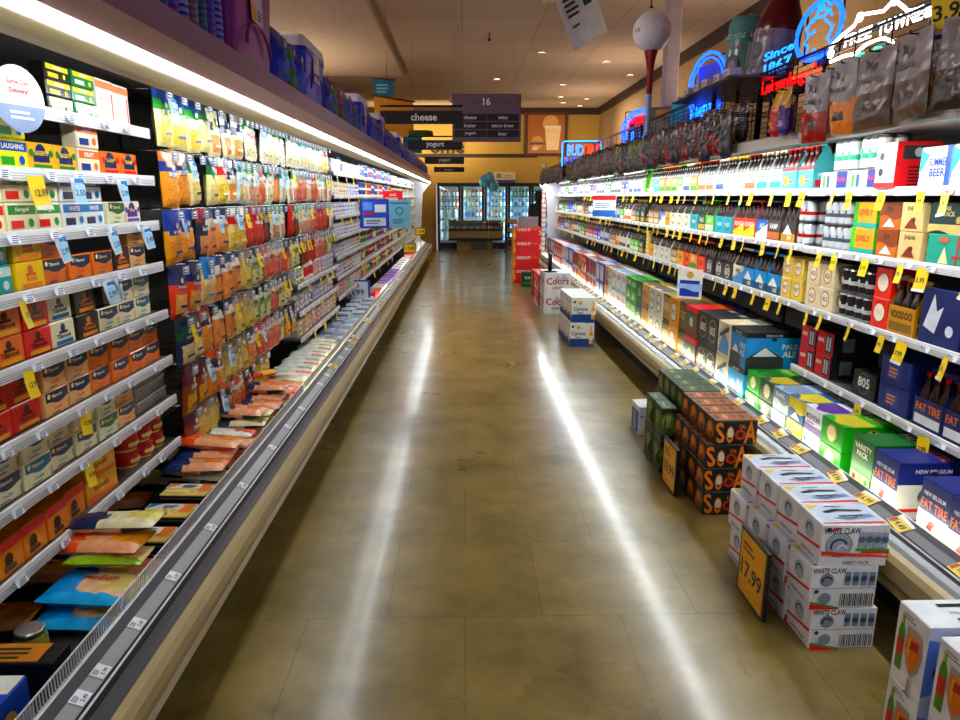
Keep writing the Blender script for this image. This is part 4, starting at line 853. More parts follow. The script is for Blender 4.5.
# ================================================================== RIGHT CASE GOODS
def six(look, base, acc, txt, **k): return six_pack(look, base, acc, txt, **k)
S = {
 'pine': six('teal pineapple six-pack with red caps', '74c8cc', 'd83a4a', 'PINE', cap='c8202c', pic='pine', glass='5a1c14'),
 'lblu': six('white and light blue six-pack', 'f2f6f6', '58c0dc', 'WHEAT', cap='e8c8b0', tcol='38a0c0'),
 'lbl2': six('white swirl six-pack with gold caps', 'f4f4ee', '6ac4d8', 'HAZE', cap='d8a83c', pic='disc', tcol='2a80a0'),
 'orng': six('orange and white six-pack', 'f2ece0', 'ee7a24', 'CITRUS', cap='7a2a1c', tcol='d8501c'),
 'ogrn': six('orange and green six-pack', 'f0a040', '3f9a4a', 'HOP', cap='b8642a'),
 'whbl': six('white and royal blue six-pack', 'f4f6f8', '1d58c0', 'LAGER', cap='e8e8ea', tcol='1d58c0', glass='3a2010'),
 'gree': six('lime green six-pack', '7ac83a', 'f0f4e0', 'LIME', cap='3a7a2c'),
 'teal': six('teal six-pack with round window', '20a8b8', '0e6a80', 'OASIS', cap='1a1a1c', pic='disc'),
 'oran': six('bright orange six-pack', 'ee5a1c', 'f8d040', 'SQUEEZE', cap='1a1a1c', pic='split'),
 'blwh': six('blue and white lantern six-pack', '3a6ac0', 'eef0f4', 'ALE', cap='1a1a1c', pic='split', tcol='f4f4f4'),
 'dkor': six('dark six-pack with orange panel', '4a4440', 'e07a2a', 'VAMP', cap='2a2a2a'),
 'dkpu': six('dark six-pack with gold panel', '3c3634', 'c8982c', 'IPA', cap='2a2a2a', pic='mtn'),
 '805': six('black 805 six-pack', '2a2a2c', '1a1a1c', '805', cap='3a3a3c', pic='num', tcol='eceae4'),
 'blue': six('sky blue mountain six-pack', '2a96d0', '26506a', 'ALE', cap='1a1a1c', pic='mtn'),
 'crbl': six('cream and blue diamond six-pack', 'e8e0c8', '5a90c8', 'FIRE', cap='1a1a1c', pic='split', tcol='3a3a3a'),
 'voo': six('amber Voodoo Ranger six-pack', 'c8963a', '8a6a30', 'VOODOO', cap='8a1c24', tcol='2a2420'),
 'navy': six('navy Fat Tire six-pack', '1c2a62', 'e8e8ec', 'FAT TIRE', cap='c8202c', tcol='f08a3a'),
 'yell': six('yellow and orange six-pack', 'f0b82c', 'e8642a', 'BLONDE', cap='2a2a2a', pic='disc', tcol='3a2a1a'),
 'redo': six('red orange six-pack with round seal', 'e0481c', 'f0a030', 'RED', cap='2a2a2a', pic='disc', tcol='3a1a10'),
 'brwn': six('brown label six-pack', 'a87848', 'e8dcc0', 'STOUT', cap='2a2a2a'),
 'whsq': six('pale six-pack with dark emblem', 'e4dfd0', '3a3a38', 'PORTER', cap='2a2a2a', pic='disc', tcol='f4f4f0'),
 'dkgr': six('dark green six-pack', '1f4a30', 'c8a83c', 'PALE', cap='e8d070', glass='1c3a1c'),
 'redw': six('red and white six-pack', 'c8242c', 'f2f2f0', 'RED', cap='e8e8e8'),
 'silv': six('silver and blue six-pack', 'c4ccd6', '2a4aa0', 'LIGHT', cap='2a4aa0', tcol='1d2a6a'),
}
S6far = {k: six_pack(v.look, b_, a_, t_, cap=c_, parts=False) for k, v, b_, a_, t_, c_ in (
 ('whbl', S['whbl'], 'f4f6f8', '1d58c0', 'LAGER', 'e8e8ea'), ('lime', S['gree'], '7ac83a', 'f0f4e0', 'LIME', '3a7a2c'), ('orng', S['orng'], 'f2ece0', 'ee7a24', 'CITRUS', '7a2a1c'), ('redw', S['redw'], 'c8242c', 'f2f2f0', 'RED', 'e8e8e8'),
 ('silv', S['silv'], 'c4ccd6', '2a4aa0', 'LIGHT', '2a4aa0'), ('dkgr', S['dkgr'], '1f4a30', 'c8a83c', 'PALE', 'e8d070'), ('brwn', S['brwn'], 'a87848', 'e8dcc0', 'STOUT', '2a2a2a'), ('teal', S['teal'], '20a8b8', '0e6a80', 'OASIS', '1a1a1c'),
 ('grns', S['ogrn'], '2f9a4a', 'f2f2ea', 'GREEN', 'e8e8e8'), ('roya', S['whbl'], '1d4ac0', 'f2f2f4', 'BLUE', 'e8e8e8'), ('whsq', S['whsq'], 'e4dfd0', '3a3a38', 'PORTER', '2a2a2a'), ('yell', S['yell'], 'f0b82c', 'e8642a', 'BLONDE', '2a2a2a'), ('805', S['805'], '2a2a2c', 'eceae4', '805', '3a3a3c'))}
S6far['grns'].look = 'green and white six-pack'; S6far['roya'].look = 'royal blue six-pack'
def cdeco_two(side_fn, front_fn): return front_fn
def d_seltz(f): f.rect(0, .0, 1, .2, M('e8eef8')); f.poly([(.0, .3), (.3, .8), (.0, .95)], M('58c8e0')); f.text('SUMMER', .6, .62, .2, M('1d4ab0'), .6); f.text('BEER', .6, .36, .2, M('1d4ab0'), .5); f.rect(.85, 0, 1, 1, M('2a5ac8'))
K = {}
K['selt'] = carton('white and blue beer carton', .20, .26, .165, 'f4f6f8', d_seltz)
def d_redf(f): f.rect(.0, .0, 1, .12, M('d81c1c')); f.k = 2; f.disc(.3, .35, .09, BLK); f.disc(.3, .7, .09, BLK); f.rect(.5, .2, .9, .8, M('d8d4d0'))
def d_reds(f): f.rect(0, 0, 1, 1, M('e01c1c')); f.rect(.15, .62, .9, .92, M('3a3a3a')); f.disc(.5, .77, .1, M('c8c8c8')); f.lines(.3, .05, .8, .5, 6, M('4a0c0c'))
K['redc'] = carton('red and white beer carton', .15, .20, .20, 'f2eeea', d_redf, side=d_reds, top=lambda t: t.rect(0, 0, 1, 1, M('8a1418')), handle=False)
K['crus'] = can_pack('white and green can pack', 'f2f6f2', '3fae8a', 3, True)
K['fizz'] = carton('white green box with red script panel', .27, .14, .088, 'eef2ee', lambda f: (f.rect(.62, 0, 1, 1, M('1d3080')), f.text('TopFizz', .8, .55, .3, M('e8405a'), .3), f.rect(.1, .1, .2, .8, M('6ab04a')), f.rect(.26, .1, .36, .8, M('2a60a0'))), handle=False)
K['slvr'] = can_pack('silver can pack with red marks', 'd4d8dc', 'a8342c', 2, False)
K['slv2'] = can_pack('silver can pack with dark marks', 'c8ccd2', '5a6068', 2, False)
K['yteal'] = carton('yellow and teal can carton', .20, .133, .124, 'f0b020', lambda f: (f.rect(0, 0, .2, 1, M('6ac82a')), f.text('LIVELY', .55, .6, .24, M('c8301c'), .6), f.wave(0, .2, .05, M('2aa89a'))), handle=False)
K['bror'] = carton('rusty orange can carton', .16, .133, .124, 'c87a2c', gen_deco('8a4a1c', 'IPA', '3a1c0c', 4), handle=False)
K['tanp'] = carton('tan can carton with brown art', .16, .133, .124, 'd8c090', lambda f: (f.text('SNEAK', .5, .8, .16, M('2a1c10'), .7), f.poly([(.2, .1), (.5, .5), (.8, .1)], M('8a3a20')), f.disc(.6, .4, .1, M('5a2a1c'))), handle=False)
K['dktl'] = carton('dark teal SNEAK ATTACK carton', .26, .2, .124, '1c3a38', lambda f: (f.text('SNEAK', .35, .82, .16, M('e8dcb0'), .5), f.text('ATTACK', .4, .64, .16, M('e8dcb0'), .5), f.wave(0, .3, .1, M('d8c48c')), f.disc(.7, .45, .12, M('c8b078'))), handle=False)
K['brdg'] = carton('teal carton with red bridge art', .26, .2, .124, '3a9a88', lambda f: (f.poly([(.3, .05), (.42, .6), (.54, .05)], M('e8dcb0')), f.rect(.7, 0, .74, .95, M('b8301c')), f.rect(.88, 0, .92, .95, M('b8301c')), f.rect(.6, .25, 1, .32, M('b8301c')), f.rect(.3, .75, .5, .9, M('e06a3a'))), handle=False)
K['whte'] = carton('white can carton with black lettering', .2, .2, .124, 'f0f0ee', gen_deco('1c1c20', 'CLUB', '1c1c20', 0), handle=False)
K['amon'] = carton('orange tall can carton', .13, .133, .140, 'ec4a1c', gen_deco('c83a14', 'OC', 'f8d8c0', 2), handle=False)
K['blck'] = can_pack('black can pack with white labels', '2a2a2a', 'c8c8c8', 2, False)
K['crrd'] = carton('cream carton with red oval', .15, .133, .124, 'e8dcbc', gen_deco('c86a3a', 'ALE', '7a2a1c', 2), handle=False)
K['yelc'] = carton('pale yellow carton with orange oval', .13, .133, .124, 'ecd27c', gen_deco('d88a2c', 'WIT', '8a4a1c', 2), handle=False)
K['nvyb'] = carton('navy carton with white print', .25, .24, .235, '1c2a62', lambda f: (f.poly([(.1, .3), (.3, .9), (.4, .6), (.55, .7), (.4, .2)], M('dfe2ea')), f.disc(.75, .3, .1, M('dfe2ea'))))
def d_ft(f): f.rect(0, 0, 1, .5, M('ece8e2')); f.text('FAT TIRE', .5, .62, .15, M('f08a3a'), .86); f.ring(.32, .25, .13, .018, M('b8202c')); f.ring(.68, .25, .13, .018, M('b8202c')); f.poly([(.32, .25), (.45, .4), (.6, .4), (.5, .24)], M('c8242c')); f.text('NEW BELGIUM', .5, .8, .07, M('e8e8ec'), .7)
def d_ftside(f): f.rect(.0, .0, 1, .62, M('dcdad8')); f.rect(0, .0, 1, .14, M('d8d8dc')); f.rect(0, .14, 1, .2, M('c8202c')); f.disc(.45, .42, .16, M('5a5a5e')); f.disc(.62, .36, .12, M('2a2a2e')); f.rect(.1, .66, .9, .96, M('1c2a78')); f.text('NEW BELGIUM', .5, .86, .07, M('e8e8ec'), .7)
def top_txt(base, txt, tc, acc=None):
    def fn(t):
        t.rect(0, 0, 1, 1, M(base)); 
        if acc: t.wave(.1, .55, .08, M(acc), 1)
        t.text(txt, .5, .75, .16, M(tc), .8)
    return fn
K['fatt'] = carton('navy Fat Tire carton', .17, .28, .245, '1c2a78', d_ft, side=d_ftside, top=top_txt('1c2a78', 'FAT TIRE', 'f08a3a'))
K['navb'] = carton('navy blue can carton', .22, .28, .125, '22306e', lambda f: (f.rect(.25, .2, .7, .8, M('3a4a8a')), f.lines(.3, .3, .65, .7, 3, M('d8905a'))), top=top_txt('22306e', '', 'ffffff'))
K['805b'] = carton('black 805 can carton', .19, .22, .125, '18181a', lambda f: (f.text('805', .5, .6, .4, M('eceae4'), .6), f.ring(.5, .55, .42, .02, M('8a8a88'))), top=top_txt('18181a', '805', 'eceae4'))
K['redk'] = carton('red and black can carton', .17, .26, .125, 'c81c28', lambda f: (f.rect(.55, .1, .95, .9, M('2a2a2e')), f.text('BEER', .28, .6, .16, WHT, .4), f.rect(.62, .2, .72, .8, M('b8c4d0')), f.rect(.78, .2, .88, .8, M('b8c4d0'))), side=lambda f: (f.rect(0, 0, 1, 1, M('1a1a1e')), f.rect(.2, .2, .45, .8, M('7a8694'))), top=top_txt('1c1c20', '', 'ffffff'))
K['vari'] = carton('green variety pack carton', .165, .28, .245, '2a6a34', lambda f: (f.text('VARIETY', .5, .85, .1, WHT, .8), f.text('PACK', .5, .72, .1, WHT, .6), f.rect(.05, .05, .95, .35, M('e8b8a0')), f.rect(.15, .05, .3, .3, M('c83a2a')), f.rect(.45, .05, .6, .3, M('e89a2a')), f.rect(.72, .05, .87, .3, M('2a8a4a'))), top=top_txt('2a6a34', 'PACK', 'f2f4ee'))
def c12(look, base, fr, top, acc, txt, tc, st=2, w=.195, h=.124): return carton(look, w, .28, h, base, gen_deco(acc, txt, tc, st), top=top_txt(top, txt, tc, acc))
K['grn1'] = c12('bright green lime carton', '3a9a24', 0, '3aa82c', 'c8b83a', 'LIME', 'f4ecb0')
K['purp'] = c12('white and purple MOUNTAIN carton', 'e8e4f0', 0, 'ece8f4', '5a3a8a', 'MOUNTAIN', '3a2a78', 0, .17)
K['tblu'] = c12('blue and yellow fish carton', '1c5a90', 0, '1f6aa8', 'd8c83a', 'PACIFIC', 'f0e04a', 4, .17)
K['lblu'] = c12('light blue and white carton', 'dfe8f0', 0, 'a8c8e8', '8a98b0', 'BLANC', 'f8f8f4', 4, .17)
K['dkg1'] = c12('dark green and gold carton', '16402c', 0, '1a5038', 'c8b040', 'PILS', 'f0e8b0', 2, .17)
K['grn2'] = c12('mid green carton', '3fa03c', 0, '4ab040', '2a7a2c', 'SIERRA', 'f0e8a0', 2, .19)
def d_pale(f): f.rect(0, .86, 1, 1, M('18181a')); f.poly([(.0, .0), (0, .3), (.35, .62), (.7, .3), (.7, 0)], M('3a3a3c')); f.poly([(.12, .36), (.35, .6), (.58, .36)], M('f2f2f4')); f.text('PALE', .8, .62, .14, WHT, .34); f.text('ALE', .8, .42, .16, WHT, .3); f.text('DESCHUTES', .5, .92, .06, M('d8d8d8'), .5)
K['pale'] = carton('sky blue Pale Ale carton', .26, .34, .235, '1f9ad8', d_pale, side=d_pale, top=top_txt('1c1c1e', '', 'ffffff'))
def d_dia(f): f.poly([(.05, .1), (.5, .75), (.95, .45), (.95, .1)], M('6a9ad0')); f.poly([(.1, .5), (.2, .62), (.95, .95), (.9, .8)], M('3a3632')); f.text('FIRESTONE', .5, .75, .1, M('3a3632'), .8, 28)
K['diam'] = carton('cream carton with blue diamond', .22, .28, .235, 'e2d6b8', d_dia, top=top_txt('e2d6b8', 'FIRESTONE', '3a5a90'))
K['805c'] = carton('black 805 bottle carton', .2, .28, .235, '1c1c1e', lambda f: (f.ring(.5, .55, .34, .03, M('a8a8a4')), f.text('805', .5, .55, .26, M('eceae4'), .55)), top=top_txt('1c1c1e', '805', 'eceae4'))
K['redt'] = carton('red topped carton with teal art', .26, .30, .235, '7a3c24', lambda f: (f.rect(.1, .3, .9, .75, M('2a7a80')), f.disc(.5, .5, .16, M('e8c060')), f.rect(0, .85, 1, 1, M('d8281c'))), top=top_txt('d8281c', 'AMBER', 'f0a040'))
K['oliv'] = c12('dark olive brown carton', '3c3220', 0, '463c26', '6a5a2c', 'STOUT', 'c8b070', 3, .2, .235)
K['ambr'] = c12('amber yellow carton', 'e09a1c', 0, 'e8a828', 'b87412', 'SHOCK', '5a3410', 2, .22, .235)
K['dkye'] = c12('dark carton with yellow top', '3a3428', 0, 'd8a838', 'a89058', 'MODELO', 'f0e0b0', 3, .22, .235)
K['whgr'] = c12('white and grey carton', 'd8d4cc', 0, 'ece8e0', '6a6660', 'MICHELOB', '3a3a3a', 2, .22, .235)
K['yelw'] = c12('golden yellow carton', 'd8a42c', 0, 'e8bc3c', '8a6414', 'PACIFICO', '3a2a10', 0, .24, .235)
K['dnav'] = c12('dark green and navy carton', '1c2c3c', 0, '24403c', '2a6a3a', 'STELLA', 'c8d0c0', 3, .2, .235)
K['brgr'] = c12('bright lime green carton', '5ab41c', 0, '7ad02c', '2f8a14', 'CIDER', 'f4f8d8', 4, .24, .235)
K['whit'] = c12('plain white beer carton', 'e8e8ea', 0, 'f4f4f4', '9ab0c8', 'ULTRA', 'c02a30', 1, .22, .235)
K['budb'] = c12('blue beer carton', '1d3a9a', 0, '2248b0', 'd8dce8', 'BUD', 'f4f4f4', 3, .24, .235)
K['budr'] = c12('red and white beer carton', 'b8202c', 0, 'c82a34', 'f0f0ee', 'BEER', 'f4f4f4', 1, .24, .235)
K['coor'] = c12('silver and red beer carton', 'c4c8d0', 0, 'd8dce2', '8a1c24', 'Coors', 'b8202c', 3, .24, .235)
for k_, nm in (('dkye', 'dark bottle carton with yellow top'), ('budr', 'red beer carton with white corner')): K[k_].look = nm
RW = 'right %s shelf'
n = fill(1, RX, RZ[0], 2.68, 3.16, [(K['selt'], 2, 1)], RW % 'top', gap=.008, setback=.02)
K['redc'].place((2.03, 3.27, RZ[0] + .001), RF, 'red and white beer carton with two round holes, right top shelf', None)
fill(1, RX, RZ[0], 3.38, 3.95, [(K['fizz'], 2, 1)], RW % 'top', start=5)
for i in range(2): K['crus'].place((2.035, 3.48 + i * .25, RZ[0] + .0905), RF, 'white green tall can pack, %s one standing on the script panel boxes' % ('nearer', 'farther')[i], 'can packs on the script panel boxes')
fill(1, RX, RZ[0] + .004, 4.02, 7.6, [(S['pine'], 2, 1), (S['lblu'], 2, 1), (S['orng'], 1, 1), (S['lbl2'], 2, 1), (S['whbl'], 1, 1), (S['orng'], 2, 1), (S['ogrn'], 1, 1), (S['whbl'], 1, 1), (S['gree'], 1, 1), (S['ogrn'], 3, 1), (S['teal'], 1, 1), (S['gree'], 1, 1)], RW % 'top', start=7)
fill(1, RX, RZ[0] + .004, 7.7, 15.0, [(S6far['lime'], 1, 1), (S6far['whbl'], 3, 1), (S6far['roya'], 2, 1), (S6far['whsq'], 3, 1), (S6far['grns'], 2, 1), (S6far['whbl'], 3, 1), (S6far['redw'], 1, 1), (S6far['roya'], 2, 1), (S6far['whbl'], 2, 1)], RW % 'top', start=27, gap=.012)
fill(1, RX, RZ[1], 2.50, 2.68, [(K['whte'], 1, 1)], RW % 'second')
fill(1, RX, RZ[1], 2.69, 2.97, [(K['brdg'], 1, 1)], RW % 'second', start=2); K['dktl'].place((2.07, 2.84, RZ[1] + .127), RF, 'dark teal SNEAK ATTACK carton standing on teal bridge carton', None)
fill(1, RX, RZ[1], 2.99, 3.17, [(K['tanp'], 1, 2)], RW % 'second', start=3); fill(1, RX, RZ[1], 3.18, 3.36, [(K['bror'], 1, 2)], RW % 'second', start=4)
fill(1, RX, RZ[1], 3.36, 3.58, [(K['yteal'], 1, 2)], RW % 'second', start=5); fill(1, RX, RZ[1], 3.60, 3.98, [(K['slv2'], 2, 2), (K['slvr'], 1, 2)], RW % 'second', start=6, gap=.004)
fill(1, RX, RZ[1] + .004, 4.02, 7.6, [(K['slvr'], 1, 2), (S['dkpu'], 1, 1), (S['dkor'], 1, 1), (S['blwh'], 1, 1), (S['oran'], 2, 1), (S['teal'], 2, 1), (S['gree'], 1, 1), (S['dkgr'], 1, 1), (S['teal'], 1, 1), (S['whsq'], 3, 1), (S['yell'], 1, 1), (S['blwh'], 1, 1), (S['brwn'], 2, 1)], RW % 'second', start=9)
fill(1, RX, RZ[1] + .004, 7.7, 15.0, [(S6far['dkgr'], 2, 1), (S6far['brwn'], 1, 1), (S6far['orng'], 2, 1), (S6far['lime'], 1, 1), (S6far['silv'], 2, 1), (S6far['roya'], 3, 1), (S6far['grns'], 4, 1), (S6far['whbl'], 2, 1)], RW % 'second', start=27, gap=.012)
fill(1, RX, RZ[2], 2.42, 2.98, [(K['nvyb'], 2, 1)], RW % 'third', gap=.01)
fill(1, RX, RZ[2], 2.965, 3.165, [(S['voo'], 1, 1)], RW % 'third', start=3)
fill(1, RX, RZ[2], 3.17, 3.32, [(K['amon'], 1, 2)], RW % 'third', start=4); fill(1, RX, RZ[2], 3.34, 3.66, [(K['blck'], 2, 2)], RW % 'third', start=5)
fill(1, RX, RZ[2], 3.66, 3.98, [(K['crrd'], 2, 2)], RW % 'third', start=7)
fill(1, RX, RZ[2] + .004, 4.02, 7.6, [(K['yelc'], 2, 2), (S['blue'], 3, 1), (S['crbl'], 1, 1), (S['805'], 3, 1), (S['redo'], 1, 1), (S['ogrn'], 1, 1), (S['redo'], 1, 1), (S['yell'], 1, 1), (S['brwn'], 1, 1), (S['whsq'], 3, 1), (S['yell'], 1, 1)], RW % 'third', start=9)
fill(1, RX, RZ[2] + .004, 7.7, 15.0, [(S6far['dkgr'], 1, 1), (S6far['lime'], 2, 1), (S6far['whsq'], 3, 1), (S6far['yell'], 1, 1), (S6far['brwn'], 2, 1), (S6far['silv'], 3, 1), (S6far['roya'], 2, 1), (S6far['redw'], 4, 1)], RW % 'third', start=27, gap=.012)
fill(1, RX, RZ[3], 2.5, 2.95, [(S['navy'], 2, 1)], RW % 'lowest'); fill(1, RX, RZ[3], 2.93, 3.16, [(K['navb'], 1, 2)], RW % 'lowest', start=3); fill(1, RX, RZ[3], 3.19, 3.40, [(K['805b'], 1, 1)], RW % 'lowest', start=4)
fill(1, RX, RZ[3], 3.62, 3.99, [(K['redk'], 2, 2)], RW % 'lowest', start=5, gap=.004); fill(1, RX + .24, RZ[3], 3.35, 3.55, [(K['redk'], 1, 1)], 'back of lowest right shelf')
# bottom deck
DX = 1.74
wd = 'right bottom deck'
fill(1, DX, DZ, 2.12, 2.52, [(K['fatt'], 2, 1)], wd, setback=.006, gap=.008)
fill(1, DX, DZ, 2.60, 2.80, [(K['fatt'], 1, 1)], wd, start=3, setback=.004); fill(1, DX, DZ, 2.80, 2.98, [(K['vari'], 1, 1)], wd, start=4)
fill(1, DX, DZ, 3.04, 3.24, [(K['grn1'], 1, 2)], wd, start=5); fill(1, DX, DZ, 3.25, 4.22, [(K['purp'], 1, 2), (K['tblu'], 1, 2), (K['lblu'], 1, 2), (K['dkg1'], 1, 2), (K['grn2'], 1, 2)], wd, start=6, gap=.012)
fill(1, DX, DZ, 4.20, 15.0, [(K['pale'], 1, 2), (K['diam'], 1, 2), (K['805c'], 2, 2), (K['redt'], 1, 2), (K['oliv'], 1, 2), (K['ambr'], 1, 2), (K['dkye'], 1, 2), (K['whgr'], 2, 2), (K['yelw'], 1, 2), (K['dnav'], 1, 2), (K['brgr'], 2, 2), (K['whit'], 3, 2), (K['whgr'], 1, 2), (K['yelw'], 1, 2),
      (K['budb'], 2, 2), (K['coor'], 3, 2), (K['budr'], 2, 2), (K['yelw'], 1, 2), (K['coor'], 2, 2), (K['budb'], 3, 2), (K['whit'], 2, 2), (K['budr'], 5, 2), (K['budb'], 3, 2), (K['redt'], 1, 2), (K['whit'], 4, 2)], wd, start=11, gap=.012, setback=.004)
fill(1, DX + .36, DZ, 4.45, 9.0, [(K['redk'], 4, 3), (K['805b'], 3, 3), (K['navb'], 3, 3)], 'back of right bottom deck')
def d5(f): f.rect(.1, .08, .9, .62, M('1d4ab0')); f.wave(.3, .5, .05, M('a8c8f0')); f.disc(.5, .8, .12, M('c8b070'))
sign_panel('display_sign', .2, .24, 'f0ece2', 'cream and blue sign card standing on the far beer cartons', (1.82, 5.58, .80), R(-35), d5)
def d6(f): f.rect(0, 0, 1, .3, M('2a70b0')); f.rect(0, .78, 1, 1, M('e03a34')); f.lines(.1, .4, .9, .7, 3, M('8a9ab0'))
sign_panel('display_sign', .34, .26, 'eef2f6', 'white red and blue sign card hanging on farthest beer shelves', (1.80, 9.1, 1.36), R(-45), d6)

# ================================================================== FLOOR STACKS
def d_claw(f):
    f.text('WHITE CLAW', .30, .86, .15, BLK, .54); f.ring(.27, .52, .30, .02, M('4a5058')); f.disc(.27, .52, .27, M('b0bcc8')); f.arc(.27, .48, .2, .05, 20, 200, M('3a4048')); f.arc(.32, .42, .12, .04, 10, 190, M('f0f2f4'))
    for i in range(4): u = .55 + i * .11; f.rect(u, .48, u + .085, .84, M('a4b2c4')); f.k -= 0; f.disc(u + .042, .66, .08, M('5a6878'))
    f.rect(.5, .40, 1, .46, M('4a9a4a')); f.rect(.6, .34, 1, .40, M('d83a2c')); f.poly([(0, .30), (1, .24), (1, .28), (0, .40)], M('e0502c')); f.text('VARIETY PACK', .52, .12, .08, M('3a3a40'), .4); f.disc(.08, .92, .05, BLK); f.rect(.12, .9, .22, .94, M('c8202c'))
def d_claw2(f):
    f.text('WHITE CLAW', .27, .90, .13, BLK, .50); f.disc(.24, .68, .16, M('8a98a8')); f.arc(.24, .66, .12, .04, 20, 200, M('2a3038'))
    for i in range(4): u = .5 + i * .12; f.rect(u, .56, u + .09, .88, M('8a9cb4')); f.disc(u + .045, .72, .07, M('4a5868'))
    f.rect(0, .50, 1, .515, M('a0a4ac')); f.disc(.22, .26, .14, M('8a98a8')); f.bars(.45, .08, .95, .38, 18, BLK); f.poly([(0, .0), (0, .14), (.45, .02), (.45, 0)], M('d83a2c')); f.poly([(0, .14), (0, .2), (.45, .05), (.45, .02)], M('4a9a4a')); f.disc(.08, .44, .05, M('3a3f48'))
def d_clawside(f): f.disc(.5, .66, .22, M('b8c0ca')); f.arc(.5, .64, .16, .05, 20, 200, M('4a525c')); f.rect(.05, .06, .95, .2, M('e6e6e8')); f.text('VARIETY PACK', .5, .13, .07, M('4a4a50'), .8); f.poly([(0, .28), (1, .42), (1, .5), (0, .34)], M('d8502c'))
def t_claw(t):
    t.rect(.04, .06, .96, .94, M('d4deee')); t.poly([(.04, .06), (.96, .06), (.96, .16), (.04, .11)], M('e0502c')); t.poly([(.04, .7), (.25, .94), (.04, .94)], M('e8d070')); t.poly([(.25, .3), (.45, .2), (.9, .35), (.88, .5), (.5, .42)], M('8a98b0'))
    t.poly([(.2, .62), (.4, .74), (.78, .70), (.82, .62), (.45, .64), (.24, .54)], BLK); t.arc(.52, .46, .2, .04, 190, 350, M('3a424c')); t.poly([(.36, .36), (.74, .40), (.75, .44), (.37, .40)], BLK); t.lines(.3, .82, .7, .9, 1, M('4a4a50'))
wc = Proto('seltzer_carton', 'seltzer carton', '', None) if False else carton('white claw-art seltzer carton', .24, .168, .158, 'f0f0f4', d_claw, 'seltzer_carton', 'seltzer carton', d_clawside, t_claw, False)
wc2 = carton('', .24, .168, .163, 'f0f0f4', d_claw2, 'seltzer_carton', 'seltzer carton', d_clawside, t_claw, False)
for r in range(4):
    for t in range(3):
        p = wc if t == 2 else wc2; xx = 1.362 + (.0, -.014, .006)[t] - (.012, .010, .003)[t] * r; z = .001 + t * .1645
        p.place((xx + random.uniform(-.004, .004), 2.21 + .086 + r * .174, z), R(random.uniform(-1.2, 1.2)), 'white seltzer carton, %s layer, %s row back from the front of its stack' % (('bottom', 'middle', 'top')[t], ordn(r + 1)), 'white seltzer carton stack')
def price_board(x, y, z, h, w, txt, label):
    q = MB(); q.box(-w / 2, w / 2, -.008, .008, 0, h, BLKP, .003); o = q.build('price_board'); o.location = (x, y, z); o.rotation_euler = (0, R(0), LF + R(180)); tag(o, label, 'price sign')
    q = MB(); f = Face(q, (-w * .44, -.0085, h * .05), (1, 0, 0), (0, 0, 1), w * .88, h * .9); f.rect(0, 0, 1, 1, M('f4b41c')); f.text(txt, .5, .42, .28, BLK, .86); f.lines(.1, .72, .6, .9, 2, M('8a5a10')); q.build('price_card', o)
price_board(1.150, 2.50, .002, .29, .26, '17.99', 'black framed yellow 17.99 price board leaning on the white cartons')
price_board(1.155, 3.66, .002, .27, .25, '10.99', 'black framed yellow price board by the black and orange cartons')
def d_soca(f): Y_ = M('e88c18'); f.text('S', .12, .5, .86, Y_, .2, 8); f.text('O', .36, .42, .72, Y_, .18); f.text('A', .84, .5, .9, Y_, .3); f.disc(.6, .42, .22, M('b84a1c')); f.disc(.6, .42, .12, M('3a1c10')); f.disc(.36, .5, .12, M('e8e0cc'), .2); f.text('CAL', .64, .76, .16, Y_, .16)
def d_socas(f): f.disc(.5, .5, .38, M('b86a34')); f.disc(.45, .6, .2, M('e0a060')); f.disc(.6, .3, .14, M('5a2a18')); f.poly([(.1, .1), (.3, .4), (.2, .6)], M('c87a3a'))
def t_soca(t): t.rect(.02, .08, .98, .92, M('a8683c')); [t.poly([(.1 + .2 * i, .15), (.2 + .2 * i, .5), (.15 + .2 * i, .85), (.05 + .2 * i, .5)], M(('5a2c1c', 'd8a070', '8a3c20')[i % 3])) for i in range(4)]
so = carton('', .215, .132, .1265, '1a1614', d_soca, 'beer_carton', 'beer carton', d_socas, t_soca, False)
so.h = .1265
for r in range(4):
    for t in range(4):
        so.place((1.365 + (-.0, -.022, -.012, .004)[3 - t] * (0 if t == 3 else 1) + (-.012 * (3 - t)), 3.31 + .068 + r * .1345, .001 + t * .1275), R(random.uniform(-1.5, 1.5)), 'black and orange beer carton, %s layer up, %s row back in its stack' % (ordn(t + 1), ordn(r + 1)), 'black and orange carton stack')
def d_grnc(f): f.disc(.5, .5, .36, M('5a6a3c')); f.disc(.45, .6, .2, M('8a9a5c')); f.poly([(.1, .2), (.3, .5), (.2, .8)], M('3a4a28')); f.poly([(.7, .2), (.9, .5), (.75, .8)], M('7a8a4a'))
def t_grnc(t): t.rect(.02, .08, .98, .92, M('4a6038')); [t.poly([(.1 + .2 * i, .15), (.2 + .2 * i, .5), (.15 + .2 * i, .85), (.05 + .2 * i, .5)], M(('22301c', '8aa070', '2f4420')[i % 3])) for i in range(4)]
gc = carton('', .215, .132, .1265, '1c2618', d_grnc, 'beer_carton', 'beer carton', d_grnc, t_grnc, False)
for r in range(4):
    for t in range(4): gc.place((1.375 - .012 * (3 - t), 3.925 + r * .1345, .001 + t * .1275), R(random.uniform(-1.5, 1.5)), 'dark green beer carton, %s layer up, %s row back in its stack' % (ordn(t + 1), ordn(r + 1)), 'dark green carton stack')
gd = carton('', .09, .17, .20, '24301e', d_grnc, 'beer_carton', 'beer carton', d_grnc, t_grnc, False)
for r in range(2):
    for t in range(2): gd.place((1.200, 3.96 + r * .18, .001 + t * .2015), 0, 'dark green carton on its end left of green stack, %s, %s one' % (('lower', 'upper')[t], ('nearer', 'farther')[r]), 'upended green cartons')
